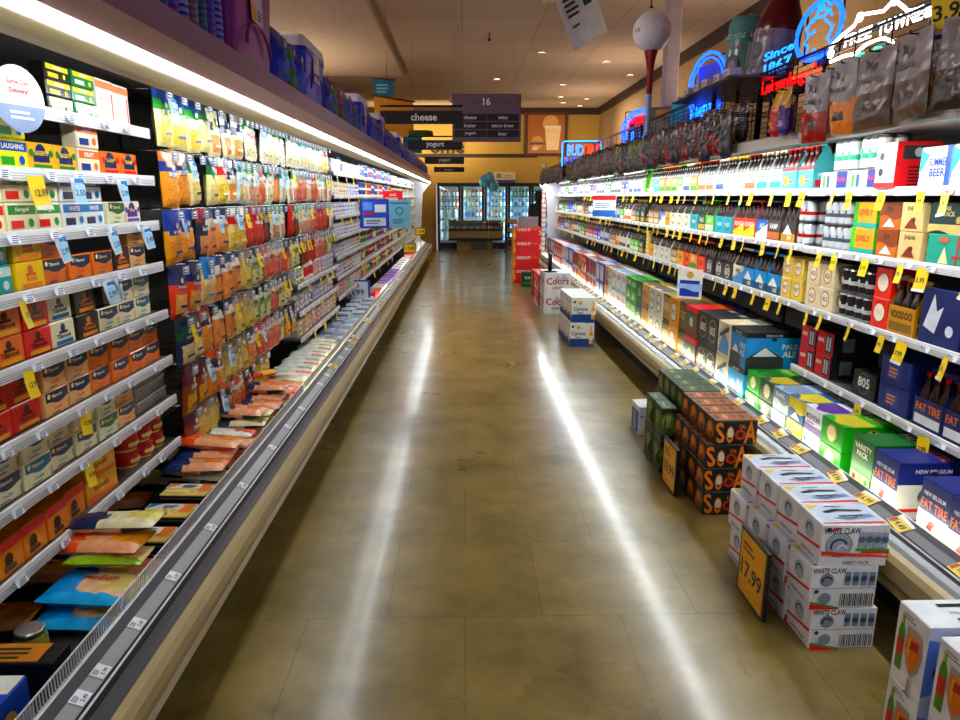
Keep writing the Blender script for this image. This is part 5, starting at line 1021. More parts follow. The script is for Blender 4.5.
def d_55(f): f.rect(.04, .04, .96, .78, M('d4dcec')); f.rect(.08, .08, .9, .74, M('eceff4')); f.text('BUD SELECT', .45, .66, .09, M('2a4a9a'), .8); f.text('B', .42, .48, .2, M('4aa82c'), .5); f.text('55', .5, .22, .22, M('4aa82c'), .5)
c55 = carton('', .13, .20, .20, 'f0f2f6', d_55, 'beer_carton', 'beer carton', lambda f: (f.rect(.1, .05, .9, .8, M('3a58a8')), f.lines(.3, .1, .7, .75, 8, M('c8d4ec'))), lambda t: t.rect(.0, .0, 1, .3, M('d8dce4')), False)
c55.place((1.262, 4.66, .001), R(2), 'lone small white and blue carton on floor beside green stack', None)
def d_corona(f): f.rect(0, 0, 1, .32, M('1f3a7a')); f.wave(.0, .34, .03, M('1f4a8a')); f.text('Corona', .36, .56, .17, M('1c2a5a'), .56); f.text('Extra', .36, .40, .08, M('1c2a5a'), .3); f.disc(.36, .80, .07, M('e8b83a')); f.poly([(.80, .12), (.95, .12), (.95, .55), (.90, .68), (.90, .88), (.85, .88), (.85, .68), (.80, .55)], M('e8a820')); f.rect(.80, .28, .95, .46, WHT); f.disc(.12, .84, .05, BLK)
def d_cors(f): f.rect(0, 0, 1, .25, M('1f3a7a')); f.disc(.5, .82, .07, BLK); f.disc(.5, .5, .1, M('e8b83a')); f.rect(.3, .3, .7, .36, TAGN)
co = carton('', .265, .20, .268, 'f0efea', d_corona, 'beer_carton', 'beer carton', d_cors, lambda t: (t.rect(.1, .3, .9, .7, M('dfe4ec')), t.rect(0, 0, 1, .06, M('e8c860'))), False)
for r in range(4):
    for t in range(2): co.place((1.305 - (.012 if t == 0 else 0) - .005 * r, 7.58 + r * .206, .001 + t * .270), R(random.uniform(-2, 2)), 'white and navy Corona carton, %s layer, %s row back' % (('bottom', 'top')[t], ordn(r + 1)), 'white and navy carton stack')
def d_coors(f): f.poly([(.35, .62), (.5, .92), (.6, .7), (.75, .95), (.95, .62)], M('b8c4d8')); f.text('Coors', .5, .6, .34, M('b0202c'), .84); f.text('LIGHT', .5, .28, .13, M('2a2a34'), .5)
cr_ = carton('', .37, .27, .285, 'eceaea', d_coors, 'beer_carton', 'beer carton', d_coors, None, False)
for r in range(2):
    for t in range(2): cr_.place((1.31, 9.84 + r * .28, .001 + t * .287), R(random.uniform(-1, 1)), 'white Coors Light carton, %s layer, %s row of its stack' % (('bottom', 'top')[t], ('front', 'back')[r]), 'white carton stack with red script')
q = MB(); q.tube([(0, 0, 0), (0, 0, .26)], .03, M('3a3a3e', 'metal'), 8); q.lathe([(.10, 0), (.10, .01), (.03, .02)], M('3a3a3e', 'metal'), 12); o = q.build('sign_holder'); o.location = (1.22, 9.86, .5745); tag(o, 'dark short sign stem standing on the Coors cartons', 'sign holder')
rb = carton('', .26, .30, .24, 'd8201c', gen_deco('f0f0ee', 'BEER', 'f4f4f4', 1), 'beer_carton', 'beer carton', None, None, False)
for r in range(2):
    for t in range(2): rb.place((1.24, 10.5 + r * .31, .001 + t * .242), 0, 'red beer carton behind the Coors stack, %s layer, %s row' % (('bottom', 'top')[t], ('front', 'back')[r]), 'red cartons behind the white script cartons')
def d_chz(f): f.text('CHEEZ-IT', .38, .84, .2, M('f8f4e8'), .5); f.rect(.62, .82, .9, .9, M('f0801c')); f.poly([(.0, .0), (.1, .3), (.06, .95), (0, 1)], M('e8a820')); f.arc(.9, .6, .2, .05, -60, 60, M('f4e8e0'))
chz = carton('', .52, .40, .26, 'd81a18', d_chz, 'snack_case', 'snack case', lambda f: f.rect(0, 0, 1, 1, M('d8a020')), lambda t: t.rect(0, 0, 1, 1, M('b81818')), False)
for t in range(4): chz.place((1.205, 13.56, .001 + t * .2615), 0, 'red snack case in floor stack, %s from the bottom' % ordn(t + 1), 'red snack cases')
q = MB(); q.box(-.19, .19, -.01, .01, 0, .19, M('8f8584'), .003); o = q.build('header_card'); o.location = (1.235, 13.5, 1.047); tag(o, 'grey header card standing on the red snack cases', 'sign')
q = MB(); q.box(-.11, .11, -.09, .09, 0, .26, M('15402a'), .004); f = q.face('front', .22, .18, .26); f.text('7UP', .5, .6, .2, M('e8f0e0'), .6); f.rect(.1, .1, .9, .35, M('2a8a3c')); o = q.build('soda_carton'); o.location = (1.18, 12.9, .001); tag(o, 'small dark green carton at the foot of the red snack stack', 'carton')
q = MB(); q.box(-.16, .16, -.15, .15, 0, .42, M('b01820'), .004); q.face('front', .32, .3, .42).rect(.1, .1, .9, .5, M('d84a3a')); o = q.build('beer_carton'); o.location = (1.31, 11.7, .001); tag(o, 'tall red carton standing between Coors and snack stacks', 'beer carton')
# near right: white and blue chalice cartons
def d_stel(f):
    f.lines(.2, .86, .6, .94, 2, M('9a9aa0')); E = lambda pts: [(.5 + (u - .52) * 1.75, .42 + (v - .40) * 1.38) for u, v in pts]
    f.poly(E([(.30, .22), (.42, .22), (.42, .58), (.38, .66), (.38, .74), (.33, .74), (.33, .66), (.30, .58)]), M('5f9420')); f.poly(E([(.30, .36), (.42, .36), (.42, .52), (.30, .52)]), M('c83a34')); f.poly(E([(.34, .66), (.37, .66), (.37, .74), (.34, .74)]), M('c8d860'))
    f.poly(E([(.46, .68), (.70, .68), (.75, .50), (.70, .34), (.60, .24), (.50, .34), (.44, .48)]), M('b8aca0')); f.poly(E([(.48, .62), (.69, .62), (.72, .48), (.67, .36), (.60, .29), (.52, .36), (.47, .48)]), M('e8860c')); f.poly(E([(.52, .60), (.56, .60), (.54, .38), (.51, .46)]), M('f8c040')); f.poly(E([(.54, .50), (.68, .52), (.69, .60), (.55, .58)]), M('b83420')); f.poly(E([(.585, .24), (.615, .24), (.62, .12), (.68, .08), (.52, .08), (.58, .12)]), M('a09c98'))
def d_stel2(f): f.rect(0, 0, 1, 1, M('c8d4ee')); f.poly([(0, .1), (.5, .3), (1, .25), (1, .8), (.6, .7), (0, .85)], M('6a90d8')); [f.disc(.12 + .11 * (i % 8), .42 + .07 * math.sin(i * 2.1) + .1 * (i // 8), .055, M(('a82a3a', '5a2a5a', '2a3a8a')[i % 3])) for i in range(16)]; f.text('STELLA ARTOIS', .5, .9, .08, M('8a1c24'), .8)
def t_stel(t): t.text('STELLA ARTOIS', .5, .5, .07, M('5a4a4a'), .7); t.rect(.3, .7, .8, .82, BLK); t.rect(.35, .18, .8, .3, BLK)
st_ = carton('', .28, .136, .239, 'f4f4f6', d_stel2, 'beer_carton', 'beer carton', d_stel, t_stel, False)
for i, (x, y) in enumerate(((1.382, 1.695), (1.386, 1.528))):
    for t in range(2): st_.place((x, y, .001 + t * .24), R((0, 1.5)[i]), 'white chalice-art beer carton at lower right, %s layer, %s stack' % (('bottom', 'top')[t], ('farther', 'nearer')[i]), 'white chalice cartons')

# ================================================================== RIGHT: RACK, SNACK BAGS, DISPLAYS
WR = M('1c1a1c', 'metal')
for (ya, yb, lb) in ((2.4, 10.75, 'long black wire grid rack along the top of the right case'), (11.25, 14.5, 'short farther black wire grid rack atop the right case')):
    rack = empty('wire_grid_rack', (1.9, ya, 1.91), 0, lb, 'wire rack'); q = MB(); q.T = Matrix.Translation((-1.9, -ya, -1.91))
    for z in [1.96 + .032 * i for i in range(13)]: q.box(1.898, 1.902, ya, yb, z - .0022, z + .0022, WR)
    y = ya
    while y < yb: q.box(1.902, 1.907, y, y + .005, 1.95, 2.36, WR); y += .3
    q.build('grid', rack); q = MB(); q.T = Matrix.Translation((-1.9, -ya, -1.91))
    for z in (2.36, 1.95): q.box(1.895, 1.912, ya, yb, z - .006, z + .006, WR)
    y = ya
    while y < yb: q.box(1.90, 1.92, y, y + .02, 1.91, 2.36, WR); y += 2.7
    q.build('frame', rack)
q = MB(); q.box(1.62, 1.885, 4.40, 5.70, 2.30, 2.306, M('4a4648', 'metal'))
for k in range(26): q.box(1.62, 1.888, 4.41 + k * .05, 4.413 + k * .05, 2.306, 2.312, WR)
tag(q.build('wire_shelf'), 'dark wire shelf jutting from the right rack under the inflatables', 'shelf')
q = MB(); q.box(1.935, 2.45, 4.80, 5.75, 2.325, 2.345, M('3a3638', 'metal'))
for yy in (4.81, 5.70): q.box(2.40, 2.44, yy, yy + .04, 1.91, 2.325, WR); q.box(1.94, 1.97, yy, yy + .03, 1.91, 2.325, WR)
tag(q.build('display_stand'), 'dark raised stand behind the rack carrying the inflatable can and bottle', 'stand')
JB = {}
def jerky(look, top, bot_, w, h, txt, tc, seed, wcol='3a2a24', hv=.46):
    T_, B_, W_ = M(top, 'film'), M(bot_, 'film'), M(wcol, 'film')
    def fn(u, v):
        if v > hv + .03 * math.sin(5 * u + seed): return T_
        return W_ if (.3 < u < .75 and .16 < v < .3) else B_
    q = MB(); q.puff(w, h, .05, fn, 12, 16, seed, .22); f = Face(q, (-w / 2, -.031, 0), (1, 0, 0), (0, 0, 1), w, h, .0006)
    if txt: f.text(txt, .5, .60, .07, M(tc), .6)
    f.poly([(.40, .70), (.44, .80), (.40, .84), (.46, .86), (.52, .82), (.60, .83), (.58, .76), (.62, .70), (.56, .74), (.48, .74)], M(tc)); f.arc(.5, .50, .06, .015, 190, 350, M('d8d0c8')); f.disc(.5, .965, .012, BLK)
    return Proto('jerky_bag', 'jerky bag', look, q, None, w, .05, h)
JB['r'] = jerky('grey topped crimson jerky bag', 'a29ca6', 'a8182a', .16, .285, 'CLIMAX', '18181c', 1); JB['g'] = jerky('grey topped gold jerky bag', 'a4a2a8', 'e8961c', .16, .285, 'MINGUA', '18181c', 2)
JB['b'] = jerky('grey topped brown jerky bag', '989296', '6a564a', .20, .285, 'BUCKADOS', '141416', 3); JB['k'] = jerky('dark brown jerky bag', '7a7478', '3a2c26', .20, .28, '', '8a8078', 4)
JB['yr'] = jerky('slim yellow and red snack bag', 'd8a81c', 'b82818', .085, .22, '', '3a7a2c', 5, 'd8a020', .6); JB['yp'] = jerky('slim gold and purple snack bag', 'c8a040', '3a1c7a', .085, .22, '', 'e8d8f0', 6, 'c8a0d8', .6)
JB['n'] = jerky('tall black snack bag', '2c2c36', '30303c', .12, .26, '', '8a8a90', 7); JB['nr'] = jerky('black snack bag with red base', '221c1e', '8a2420', .10, .24, '', 'c8c0b8', 8); JB['m'] = jerky('maroon snack bag', '5a1424', '6a1a2c', .10, .24, '', 'c89088', 9)
JB['ol'] = jerky('olive green snack bag', '4a5224', '3a4a1c', .11, .26, '', 'c8c860', 10); JB['t'] = jerky('tan brown jerky bag', '5a4634', '6a5238', .11, .24, '', 'b8a078', 11); JB['gy'] = jerky('grey camouflage snack bag', '6a6a68', '4a4a48', .12, .28, '', 'a8a8a0', 12)
kk = 1
def jrow(y0, y1, seq, xh=1.515, zt=2.14, zj=.0, phrase='front row', rod=None):
    global kk
    y = y0; i = 0
    while y < y1:
        p = JB[seq[i % len(seq)]]; i += 1; yc = y + p.w / 2; z = zt + random.uniform(-zj, zj)
        if xh > 1.6: z = max(z, 1.925 + p.h)
        p.place((xh + .035, yc, z - p.h), (R(random.uniform(-2, 4)), R(random.uniform(-5, 5)), RF + R(random.uniform(-4, 14))), '%s, %s along the right rack %s' % (p.look, ordn(kk), phrase), 'jerky bags %s' % phrase)
        h = empty('peg_hook', (xh, yc, z - .012), RF, 'black peg hook carrying %s bag along the right rack %s' % (ordn(kk), phrase), 'peg hook', 'peg hooks on the right rack')
        c = bpy.data.objects.new('rod', HB if xh < 1.6 else HB2); col.objects.link(c); c.parent = h
        kk += 1; y += p.w + .018
def rodm(l):
    q = MB(); q.tube([(0, 0, 0), (0, l, 0)], .003, WR, 5); q.tube([(0, 0, 0), (0, 0, .012)], .003, WR, 4); return mesh_of(q, 'rod')
HB, HB2 = rodm(.38), rodm(.145)
jrow(2.18, 2.38, ['k'], zt=2.15); jrow(2.42, 2.60, ['b'], zt=2.15); jrow(2.66, 2.84, ['b'], zt=2.14); jrow(2.88, 3.02, ['g'], zt=2.135); jrow(3.12, 3.28, ['r'], zt=2.12)
jrow(3.46, 3.62, ['yp', 'yr'], zt=2.11); jrow(4.2, 5.8, ['n', 'nr', 'nr', 'n', 'm', 'n', 'nr', 'm'], zt=2.10, zj=.02); jrow(5.8, 7.1, ['gy', 'n', 'nr', 'gy', 'ol', 'ol'], zt=2.10, zj=.02); jrow(7.1, 10.6, ['ol', 't', 't', 'n', 't', 'gy', 't', 'nr'], zt=2.10, zj=.02); jrow(11.3, 14.2, ['t', 'n', 't', 'gy', 't', 'nr'], zt=2.10, zj=.02)
kk = 1
jrow(2.45, 3.6, ['k', 'g', 'k', 'r', 'k', 'r'], xh=1.75, zt=2.21, phrase='behind front bags'); jrow(4.6, 10.5, ['n', 't', 'nr', 't', 'gy', 'n', 'm'], xh=1.75, zt=2.18, zj=.02, phrase='behind front bags'); jrow(11.3, 14.2, ['n', 't', 'gy'], xh=1.75, zt=2.18, zj=.02, phrase='behind front bags')
# yellow 3 dollar card
q = MB(); f = Face(q, (-.06, 0, 0), (1, 0, 0), (0, 0, 1), .12, .17); q.box(-.06, .06, .0, .002, 0, .17, TAGY); f.rect(0, 0, 1, .22, M('f4f4f6')); f.text('3.99', .5, .55, .3, BLK, .9); f.rect(.1, .07, .6, .16, M('1d4ab0'))
o = q.build('price_card'); o.location = (1.60, 2.43, 2.10); o.rotation_euler = (0, R(-6), R(-50)); tag(o, 'yellow and white price card hung at the upper right', 'price sign')
# neon signs
def neon_text(q, s, x0, x1, z0, z1, m, outl=.012, tilt=0):
    V, Fc, a, b_, c, d = text_geo(s, outl); k1 = (x1 - x0) / (b_ - a); k2 = (z1 - z0) / (d - c)
    q.add([(x0 + (v[0] - a) * k1, -.03 + v[2] * k2 * 1.0, z0 + (v[1] - c) * k2 + tilt * (v[0] - a) * k1) for v in V], Fc, m, True)
NB, NR, NW, NG = M('2a5cff', 'emit5'), M('ff1030', 'emit5'), M('f4f0ff', 'emit6'), M('30e8a0', 'emit4')
def ell(cx, cz, rx, rz_, n=28, a0=0, a1=360, y=-.03): return [(cx + rx * math.cos(R(a0 + (a1 - a0) * i / n)), y, cz + rz_ * math.sin(R(a0 + (a1 - a0) * i / n))) for i in range(n + (0 if a1 - a0 == 360 else 1))]
def neon(name_label, loc, rz, parts, back=None):
    o = empty('neon_sign', loc, rz, name_label, 'neon sign')
    for nm, q in parts: q.build(nm, o)
    q = MB(); w_, h_ = back
    for zz in (0.02, h_ - .02): q.tube([(-w_ / 2, .0, zz), (w_ / 2, .0, zz)], .006, BLK, 5)
    for xx in (-w_ / 2, w_ / 2): q.tube([(xx, .0, .02), (xx, .0, h_ - .02)], .006, BLK, 5)
    q.box(-.06, .06, 0, .05, -.02, .06, BLK, .004); q.tube([(0, .03, .0), (0, .03, 1.912 - loc[2])], .008, BLK, 5); q.build('frame', o); return o
a = MB(); neon_text(a, 'Since', -.21, .21, .105, .155, M('3a80ff', 'emit6'), .02); neon_text(a, '1867', -.20, .19, .015, .085, M('3a80ff', 'emit6'), .02)
neon('blue neon lettering reading Since 1867', (1.98, 4.59, 2.345), RF, [('lettering', a)], (.42, .18))
a = MB(); a.tube(ell(0, .16, .262, .15), .009, NB, 6, True); a.tube(ell(0, .16, .238, .132), .005, NB, 6, True)
b2 = MB()
for pts in ([(-.10, .05), (-.09, .12), (-.13, .16), (-.10, .20), (-.12, .27), (-.05, .32), (.04, .30), (.10, .33)], [(-.06, .30), (.0, .36), (.08, .34), (.12, .28)], [(-.03, .34), (.02, .40), (.08, .48), (.07, .40), (.10, .36)], [(.03, .35), (.05, .46), (.0, .47), (-.02, .38)], [(.06, .27), (.14, .2), (.1, .12), (.16, .06)], [(-.10, .05), (-.05, .03), (-.02, .08), (.02, .03)], [(-.07, .21), (-.03, .22)]): b2.tube([(x * 1.15, -.03, z * .70 + .01) for x, z in pts], .007, M('2a60ff', 'emit7'), 6)
neon('blue neon circle with a feathered head in profile', (1.98, 4.10, 2.33), RF, [('ring', a), ('head_outline', b2)], (.40, .32))
a = MB(); neon_text(a, "Leinenkugel's", -.38, .38, .0, .10, NR, .014, .0)
neon('red neon script lettering under the feathered head ring', (1.95, 4.34, 2.215), RF, [('lettering', a)], (.70, .10))
WX = lambda pts: [(3.5 - y, -.03, z - 2.24) for y, z in pts]
a = MB(); a.tube(WX([(3.9, 2.312), (3.883, 2.373), (3.793, 2.40), (3.686, 2.421), (3.642, 2.461), (3.538, 2.445), (3.439, 2.43), (3.395, 2.446), (3.351, 2.45), (3.302, 2.42), (3.247, 2.384), (3.157, 2.371), (3.094, 2.35)]), .008, NW, 6)
a.tube(WX([(3.887, 2.29), (3.751, 2.295), (3.641, 2.285), (3.56, 2.31), (3.478, 2.315), (3.414, 2.31), (3.347, 2.283), (3.318, 2.257)]), .008, NW, 6)
for y, z in ((3.64, 2.45), (3.36, 2.455), (3.10, 2.345), (3.89, 2.33)): a.tube([(3.5 - y + .02 * math.cos(t), -.03, z - 2.24 + .014 * math.sin(t)) for t in [2 * math.pi * i / 10 for i in range(10)]], .009, NW, 6, True)
b2 = MB(); neon_text(b2, 'FREE', -.26, -.02, .095, .15, NW, .02, .0); neon_text(b2, 'TOWNE', .03, .36, .085, .145, NW, .02, .0)
c2 = MB(); c2.tube([(x, -.03, z) for x, z in ((-.16, .0), (-.12, .03), (-.07, .03))], .008, NG, 6); c2.tube([(x, -.03, z) for x, z in ((.03, .035), (.07, .03), (.11, .0))], .008, NG, 6)
neon('glaring white neon sign with wavy outline and lettering', (1.96, 3.5, 2.24), RF, [('outline', a), ('lettering', b2), ('leaf_tube', c2)], (.74, .18))
a = MB(); a.tube(ell(0, .26, .30, .26), .012, NB, 6, True); a.tube(ell(0, .26, .25, .22, 28), .007, NB, 6, True); a.box(-.2, .2, 0, .01, .08, .44, M('1c3ab8', 'plastic'))
b2 = MB(); neon_text(b2, 'Coors', -.28, .16, .13, .27, M('3a80ff', 'emit6'), .018, .15); neon_text(b2, 'Light', -.25, .12, .0, .11, M('3a80ff', 'emit6'), .018, .15)
neon('oval blue neon sign with cursive Coors Light lettering', (2.03, 6.05, 2.22), RF + R(10), [('oval', a), ('lettering', b2)], (.5, .5))
a = MB(); [a.tube(ell(0, .25, .28 - .03 * i, .25 - .025 * i, 20, 60, 240), .010, NB, 6) for i in range(3)]; a.box(-.2, .2, 0, .01, .1, .42, M('101c50', 'plastic'))
b2 = MB(); neon_text(b2, 'Miller', -.20, .24, .27, .41, NR, .018, .18); c2 = MB(); neon_text(c2, 'Lite', -.14, .20, .04, .24, M('3a78ff', 'emit6'), .018, .12)
neon('blue and red neon sign reading Miller Lite', (2.2, 8.9, 2.14), R(-42), [('arc_tubes', a), ('red_lettering', b2), ('blue_lettering', c2)], (.5, .5))
a = MB(); a.tube([(-.29, -.03, .0), (-.29, -.03, .34), (-.26, -.03, .36), (.28, -.03, .36), (.29, -.03, .2)], .010, M('3a78ff', 'emit7'), 6); b2 = MB(); neon_text(b2, 'BUD', -.22, .03, .15, .31, M('3a80ff', 'emit6'), .02); c2 = MB(); neon_text(c2, 'LIGHT', .04, .27, .18, .31, NR, .02); neon_text(c2, 'PLATINUM', -.25, .1, .02, .12, NB, .018)
neon('blue and red neon sign reading BUD LIGHT, farthest on the right', (1.80, 11.0, 2.06), R(-8), [('border_tube', a), ('blue_lettering', b2), ('red_lettering', c2)], (.56, .36))
# inflatable can and bottle
q = MB(); G_ = M('5f8c8a', 'gloss'); q.lathe([(.10, 0), (.135, .03), (.135, .16), (.135, .26), (.135, .48), (.12, .53), (.11, .535)], G_, 22, (0, 0, 0), [G_, M('b8a888', 'film'), G_, G_, G_, M('a8aeb4', 'metal'), M('a8aeb4', 'metal')])
q.tube(ell(0, .545, .03, .012, 10, y=0), .006, M('a8aeb4', 'metal'), 5, True)
q.T = Matrix.Rotation(R(-6), 4, 'Z'); f = Face(q, (-.11, -.137, 0), (1, 0, 0), (0, 0, 1), .22, .53, .0008); f.text('LAGUNITAS', .5, .74, .07, M('9ab8b4'), .8); f.text('DAYTIME', .5, .60, .045, M('b02a30'), .7); f.disc(.5, .38, .10, M('4a4658'), .13); f.disc(.5, .36, .06, M('8a869a'), .08)
o = q.build('inflatable_beer_can'); o.location = (2.09, 5.54, 2.347); o.rotation_euler = (0, R(3), R(-52)); tag(o, 'large grey green inflatable beer can above the right rack', 'inflatable')
q = MB(); Bm = M('5a141c', 'gloss'); q.lathe([(.12, 0), (.15, .03), (.15, .10), (.15, .32), (.15, .36), (.085, .52), (.05, .62), (.045, .78), (.052, .79), (.052, .82)], Bm, 22, (0, 0, 0), [Bm, M('8a8494', 'film'), M('8a8494', 'film'), Bm, Bm, Bm, Bm, Bm, Bm])
f = Face(q, (-.13, -.152, 0), (1, 0, 0), (0, 0, 1), .26, .4, .0008); f.text('LAGUNITAS', .5, .72, .10, M('7a2a3c'), .8); f.text('IPA', .5, .38, .42, M('26283c'), .8)
o = q.build('inflatable_beer_bottle'); o.location = (2.10, 5.08, 2.372); o.rotation_euler = (0, R(9), R(-54)); tag(o, 'large dark red inflatable beer bottle reading IPA', 'inflatable')
# golf ball on a tee
root = empty('golf_ball_display', (1.845, 7.3, 1.91), 0, 'giant white golf ball on a tall red tee', 'display')
q = MB(); R0 = .185; prof = [(max(.001, R0 * math.sin(math.pi * i / 18)), -R0 * math.cos(math.pi * i / 18)) for i in range(19)]
bm_ = bpy.data.materials.new('dimpled_ball'); bm_.use_nodes = True; nt = bm_.node_tree; b = nt.nodes['Principled BSDF']; b.inputs['Base Color'].default_value = lin('e6e4ec'); b.inputs['Roughness'].default_value = .4
vo = nt.nodes.new('ShaderNodeTexVoronoi'); vo.inputs['Scale'].default_value = 34; tc = nt.nodes.new('ShaderNodeTexCoord'); nt.links.new(tc.outputs['Object'], vo.inputs['Vector']); bp = nt.nodes.new('ShaderNodeBump'); bp.inputs['Strength'].default_value = .6; bp.inputs['Distance'].default_value = .01; nt.links.new(vo.outputs['Distance'], bp.inputs['Height']); nt.links.new(bp.outputs[0], b.inputs['Normal'])
q.lathe(prof, bm_, 32); f = Face(q, (-.17, -.14, -.05), (Vector((.75, -.66, 0)).normalized()), (0, 0, 1), .12, .12, .0006)
q.build('ball', root).location = (0, 0, 1.255)
q = MB(); q.T = Matrix.Rotation(R(-62), 4, 'Z'); f = Face(q, (-.04, -.1852, -.025), (1, 0, 0), (0, 0, 1), .08, .04, .0004); f.text('CA', .5, .5, 1, BLK, .9); q.build('lettering', root).location = (0, 0, 1.255)
q = MB(); q.lathe([(.028, .68), (.030, .72), (.034, .90), (.042, .98), (.060, 1.05), (.068, 1.088)], M('8a1018', 'gloss'), 16); q.build('tee', root)
q = MB(); q.lathe([(.028, .0), (.028, .679)], M('a8b8ec', 'plastic'), 14); q.build('post', root)
def disp(label, loc, rz, w, h, base, deco): return sign_panel('display_card', w, h, base, label, loc, rz, deco)
disp('grey camouflage patterned display card behind the rack near the golf tee', (2.12, 7.75, 1.91), R(-30), .38, .62, '6c6c66', lambda f: (f.disc(.4, .6, .2, M('8a8a80')), f.poly([(.1, .1), (.5, .5), (.9, .2), (.8, .05)], M('3f4238')), f.rect(.3, .85, .7, .95, M('b8863a'))))
disp('light blue display card beside the camouflage card', (2.02, 6.85, 1.91), R(-20), .14, .55, '6ac0e8', lambda f: f.rect(.1, .1, .9, .3, M('9ad8f4')))
disp('pale violet display card behind the light blue one', (2.16, 7.00, 1.91), R(-20), .22, .62, '9a98d0', lambda f: f.poly([(.1, .1), (.5, .8), (.9, .3)], M('7a78b8')))
# small cartons standing on the wire shelf beneath the inflatables
q = MB(); q.box(-.05, .05, -.04, .04, 0, .045, M('c8bcb8'), .003); q.face('front', .1, .08, .045).lines(.1, .2, .9, .8, 2, TAGN); wbx = Proto('small_carton', 'small box', 'small pale carton', q, None, .1, .08, .045)
for i in range(5): wbx.place((1.64 + .01 * (i % 2), 4.5 + i * .2, 2.3135), RF, 'small pale carton on wire shelf under inflatables, %s from near end' % ordn(i + 1), 'small cartons on the wire shelf')

# ================================================================== HANGING SIGNS
def hang_sign(name, loc, w, h, base, label, deco, top=4.25, kind='card', bar=None):
    q = MB(); q.box(-w / 2, w / 2, -.012, .012, -h / 2, h / 2, M(base, kind), .002); f = Face(q, (-w / 2, -.012, -h / 2), (1, 0, 0), (0, 0, 1), w, h); deco(f); o = q.build(name); o.location = loc; tag(o, label, 'sign')
    for sx in (-1, 1): q = MB(); q.tube([(sx * w * .4, 0, h / 2), (sx * w * .4, 0, top - loc[2])], .0015, M('8a7868', 'metal'), 4); q.build('hanging_wire', o)
    if bar: q = MB(); q.tube([(bar[0], 0, bar[2]), (bar[1], 0, bar[2])], .014, M('3a2c3a', 'metal'), 6); q.build('support_bar', o)
    return o
def d16(f):
    f.rect(.02, .02, .98, .98, M('675a66')); f.text('16', .5, .84, .15, M('ece6ea'), .3)
    for r in range(3):
        for c in range(2):
            u = .03 + c * .475; v = .44 - r * .17 + .0; f.k = 3; f.rect(u, v, u + .465, v + .145, M('120e14')); f.k = 4; f.text([['cheese', 'butter', 'yogurt'], ['wine', 'micro brew', 'beer']][c][r], u + .23, v + .072, .075, M('d8d0d8'), .4)
hang_sign('aisle_sign', (.393, 12.0, 2.855), 1.12, .745, '5a4e5a', 'grey aisle sign numbered 16 with black category plates', d16, bar=(-.6, .56, .25))
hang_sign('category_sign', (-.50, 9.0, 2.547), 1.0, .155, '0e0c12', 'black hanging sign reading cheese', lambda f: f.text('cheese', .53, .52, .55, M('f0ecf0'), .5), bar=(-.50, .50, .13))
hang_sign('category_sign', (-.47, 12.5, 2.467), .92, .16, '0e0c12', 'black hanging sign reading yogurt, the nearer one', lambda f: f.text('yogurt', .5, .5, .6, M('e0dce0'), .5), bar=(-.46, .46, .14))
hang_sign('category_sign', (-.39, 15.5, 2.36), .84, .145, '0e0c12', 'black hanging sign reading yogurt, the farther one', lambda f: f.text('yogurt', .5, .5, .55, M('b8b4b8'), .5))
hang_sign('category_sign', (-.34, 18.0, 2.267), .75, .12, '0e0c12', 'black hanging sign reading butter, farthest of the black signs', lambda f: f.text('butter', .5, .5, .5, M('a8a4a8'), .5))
# curled white and red poster hanging at upper centre-right
q = MB(); n = 8; w_, h_ = .26, .42
def pp(u, v): a = (u - .5) * 1.1; return ((u - .5) * w_, .05 * math.cos(a * 2.2), v * h_)
for s_ in (0, 1): q.add([(*pp(i / n, j)[:1], pp(i / n, j)[1] + .001 * s_, pp(i / n, j)[2]) for j in (0, 1) for i in range(n + 1)], [((i, i + 1, n + 2 + i, n + 1 + i) if not s_ else (n + 1 + i, n + 2 + i, i + 1, i)) for i in range(n)], WHT, True)
f = Face(q, (-w_ / 2, -.004, 0), (1, .0, 0), (0, 0, 1), w_, h_, .001)
q2 = MB(); 
f2 = Face(q2, (-.10, .030, .02), (1, 0, 0), (0, 0, 1), .20, .38, .002)
f2.text('2.49', .36, .80, .2, M('b02a34'), .6); f2.lines(.08, .36, .66, .64, 4, M('3a3a48')); f2.lines(.1, .22, .5, .28, 1, M('3a3a48')); f2.rect(.70, .4, .98, .98, M('2a4a44')); f2.disc(.84, .7, .07, M('b0a894'))
root = q.build('hanging_poster'); root.location = (.700, 4.0, 2.41); root.rotation_euler = (0, R(-30), R(30)); tag(root, 'white and red promotional poster hanging from the ceiling', 'poster')
o = q2.build('printed_panel', root)
q = MB(); q.tube([(0, .04, h_), (0.35, .04, 1.80)], .002, M('3a3030', 'metal'), 4); q.build('hanging_wire', root)
# hanging house shaped decor above the left case
root = empty('hanging_decor', (-1.42, 15.0, 3.1), 0, 'blue and gold hanging decor boards with a dark roof edge', 'decor')
q = MB(); q.box(-.36, .04, -.05, .05, .48, .80, M('2f6a8a', 'matte')); Face(q, (-.36, -.05, .48), (1, 0, 0), (0, 0, 1), .4, .32).lines(.15, .2, .85, .8, 3, M('8ab8c8')); q.build('blue_board', root)
q = MB(); q.add([(-.36, -.04, .28), (.42, -.04, .28), (.42, -.04, .36), (-.36, -.04, .47)], [(0, 1, 2, 3)], M('c8901c', 'matte')); q.box(-.36, .42, -.03, .03, -.3, .28, M('c8941e', 'matte')); q.build('gold_board', root)
q = MB(); q.tube([(-.38, -.05, .49), (.46, -.05, .37)], .02, DKB, 6); q.tube([(-.38, -.05, .82), (.08, -.05, .78)], .015, DKB, 6); q.tube([(-.1, 0, .8), (-.1, 0, 1.14)], .006, DKB, 5); q.build('roof_edge', root)
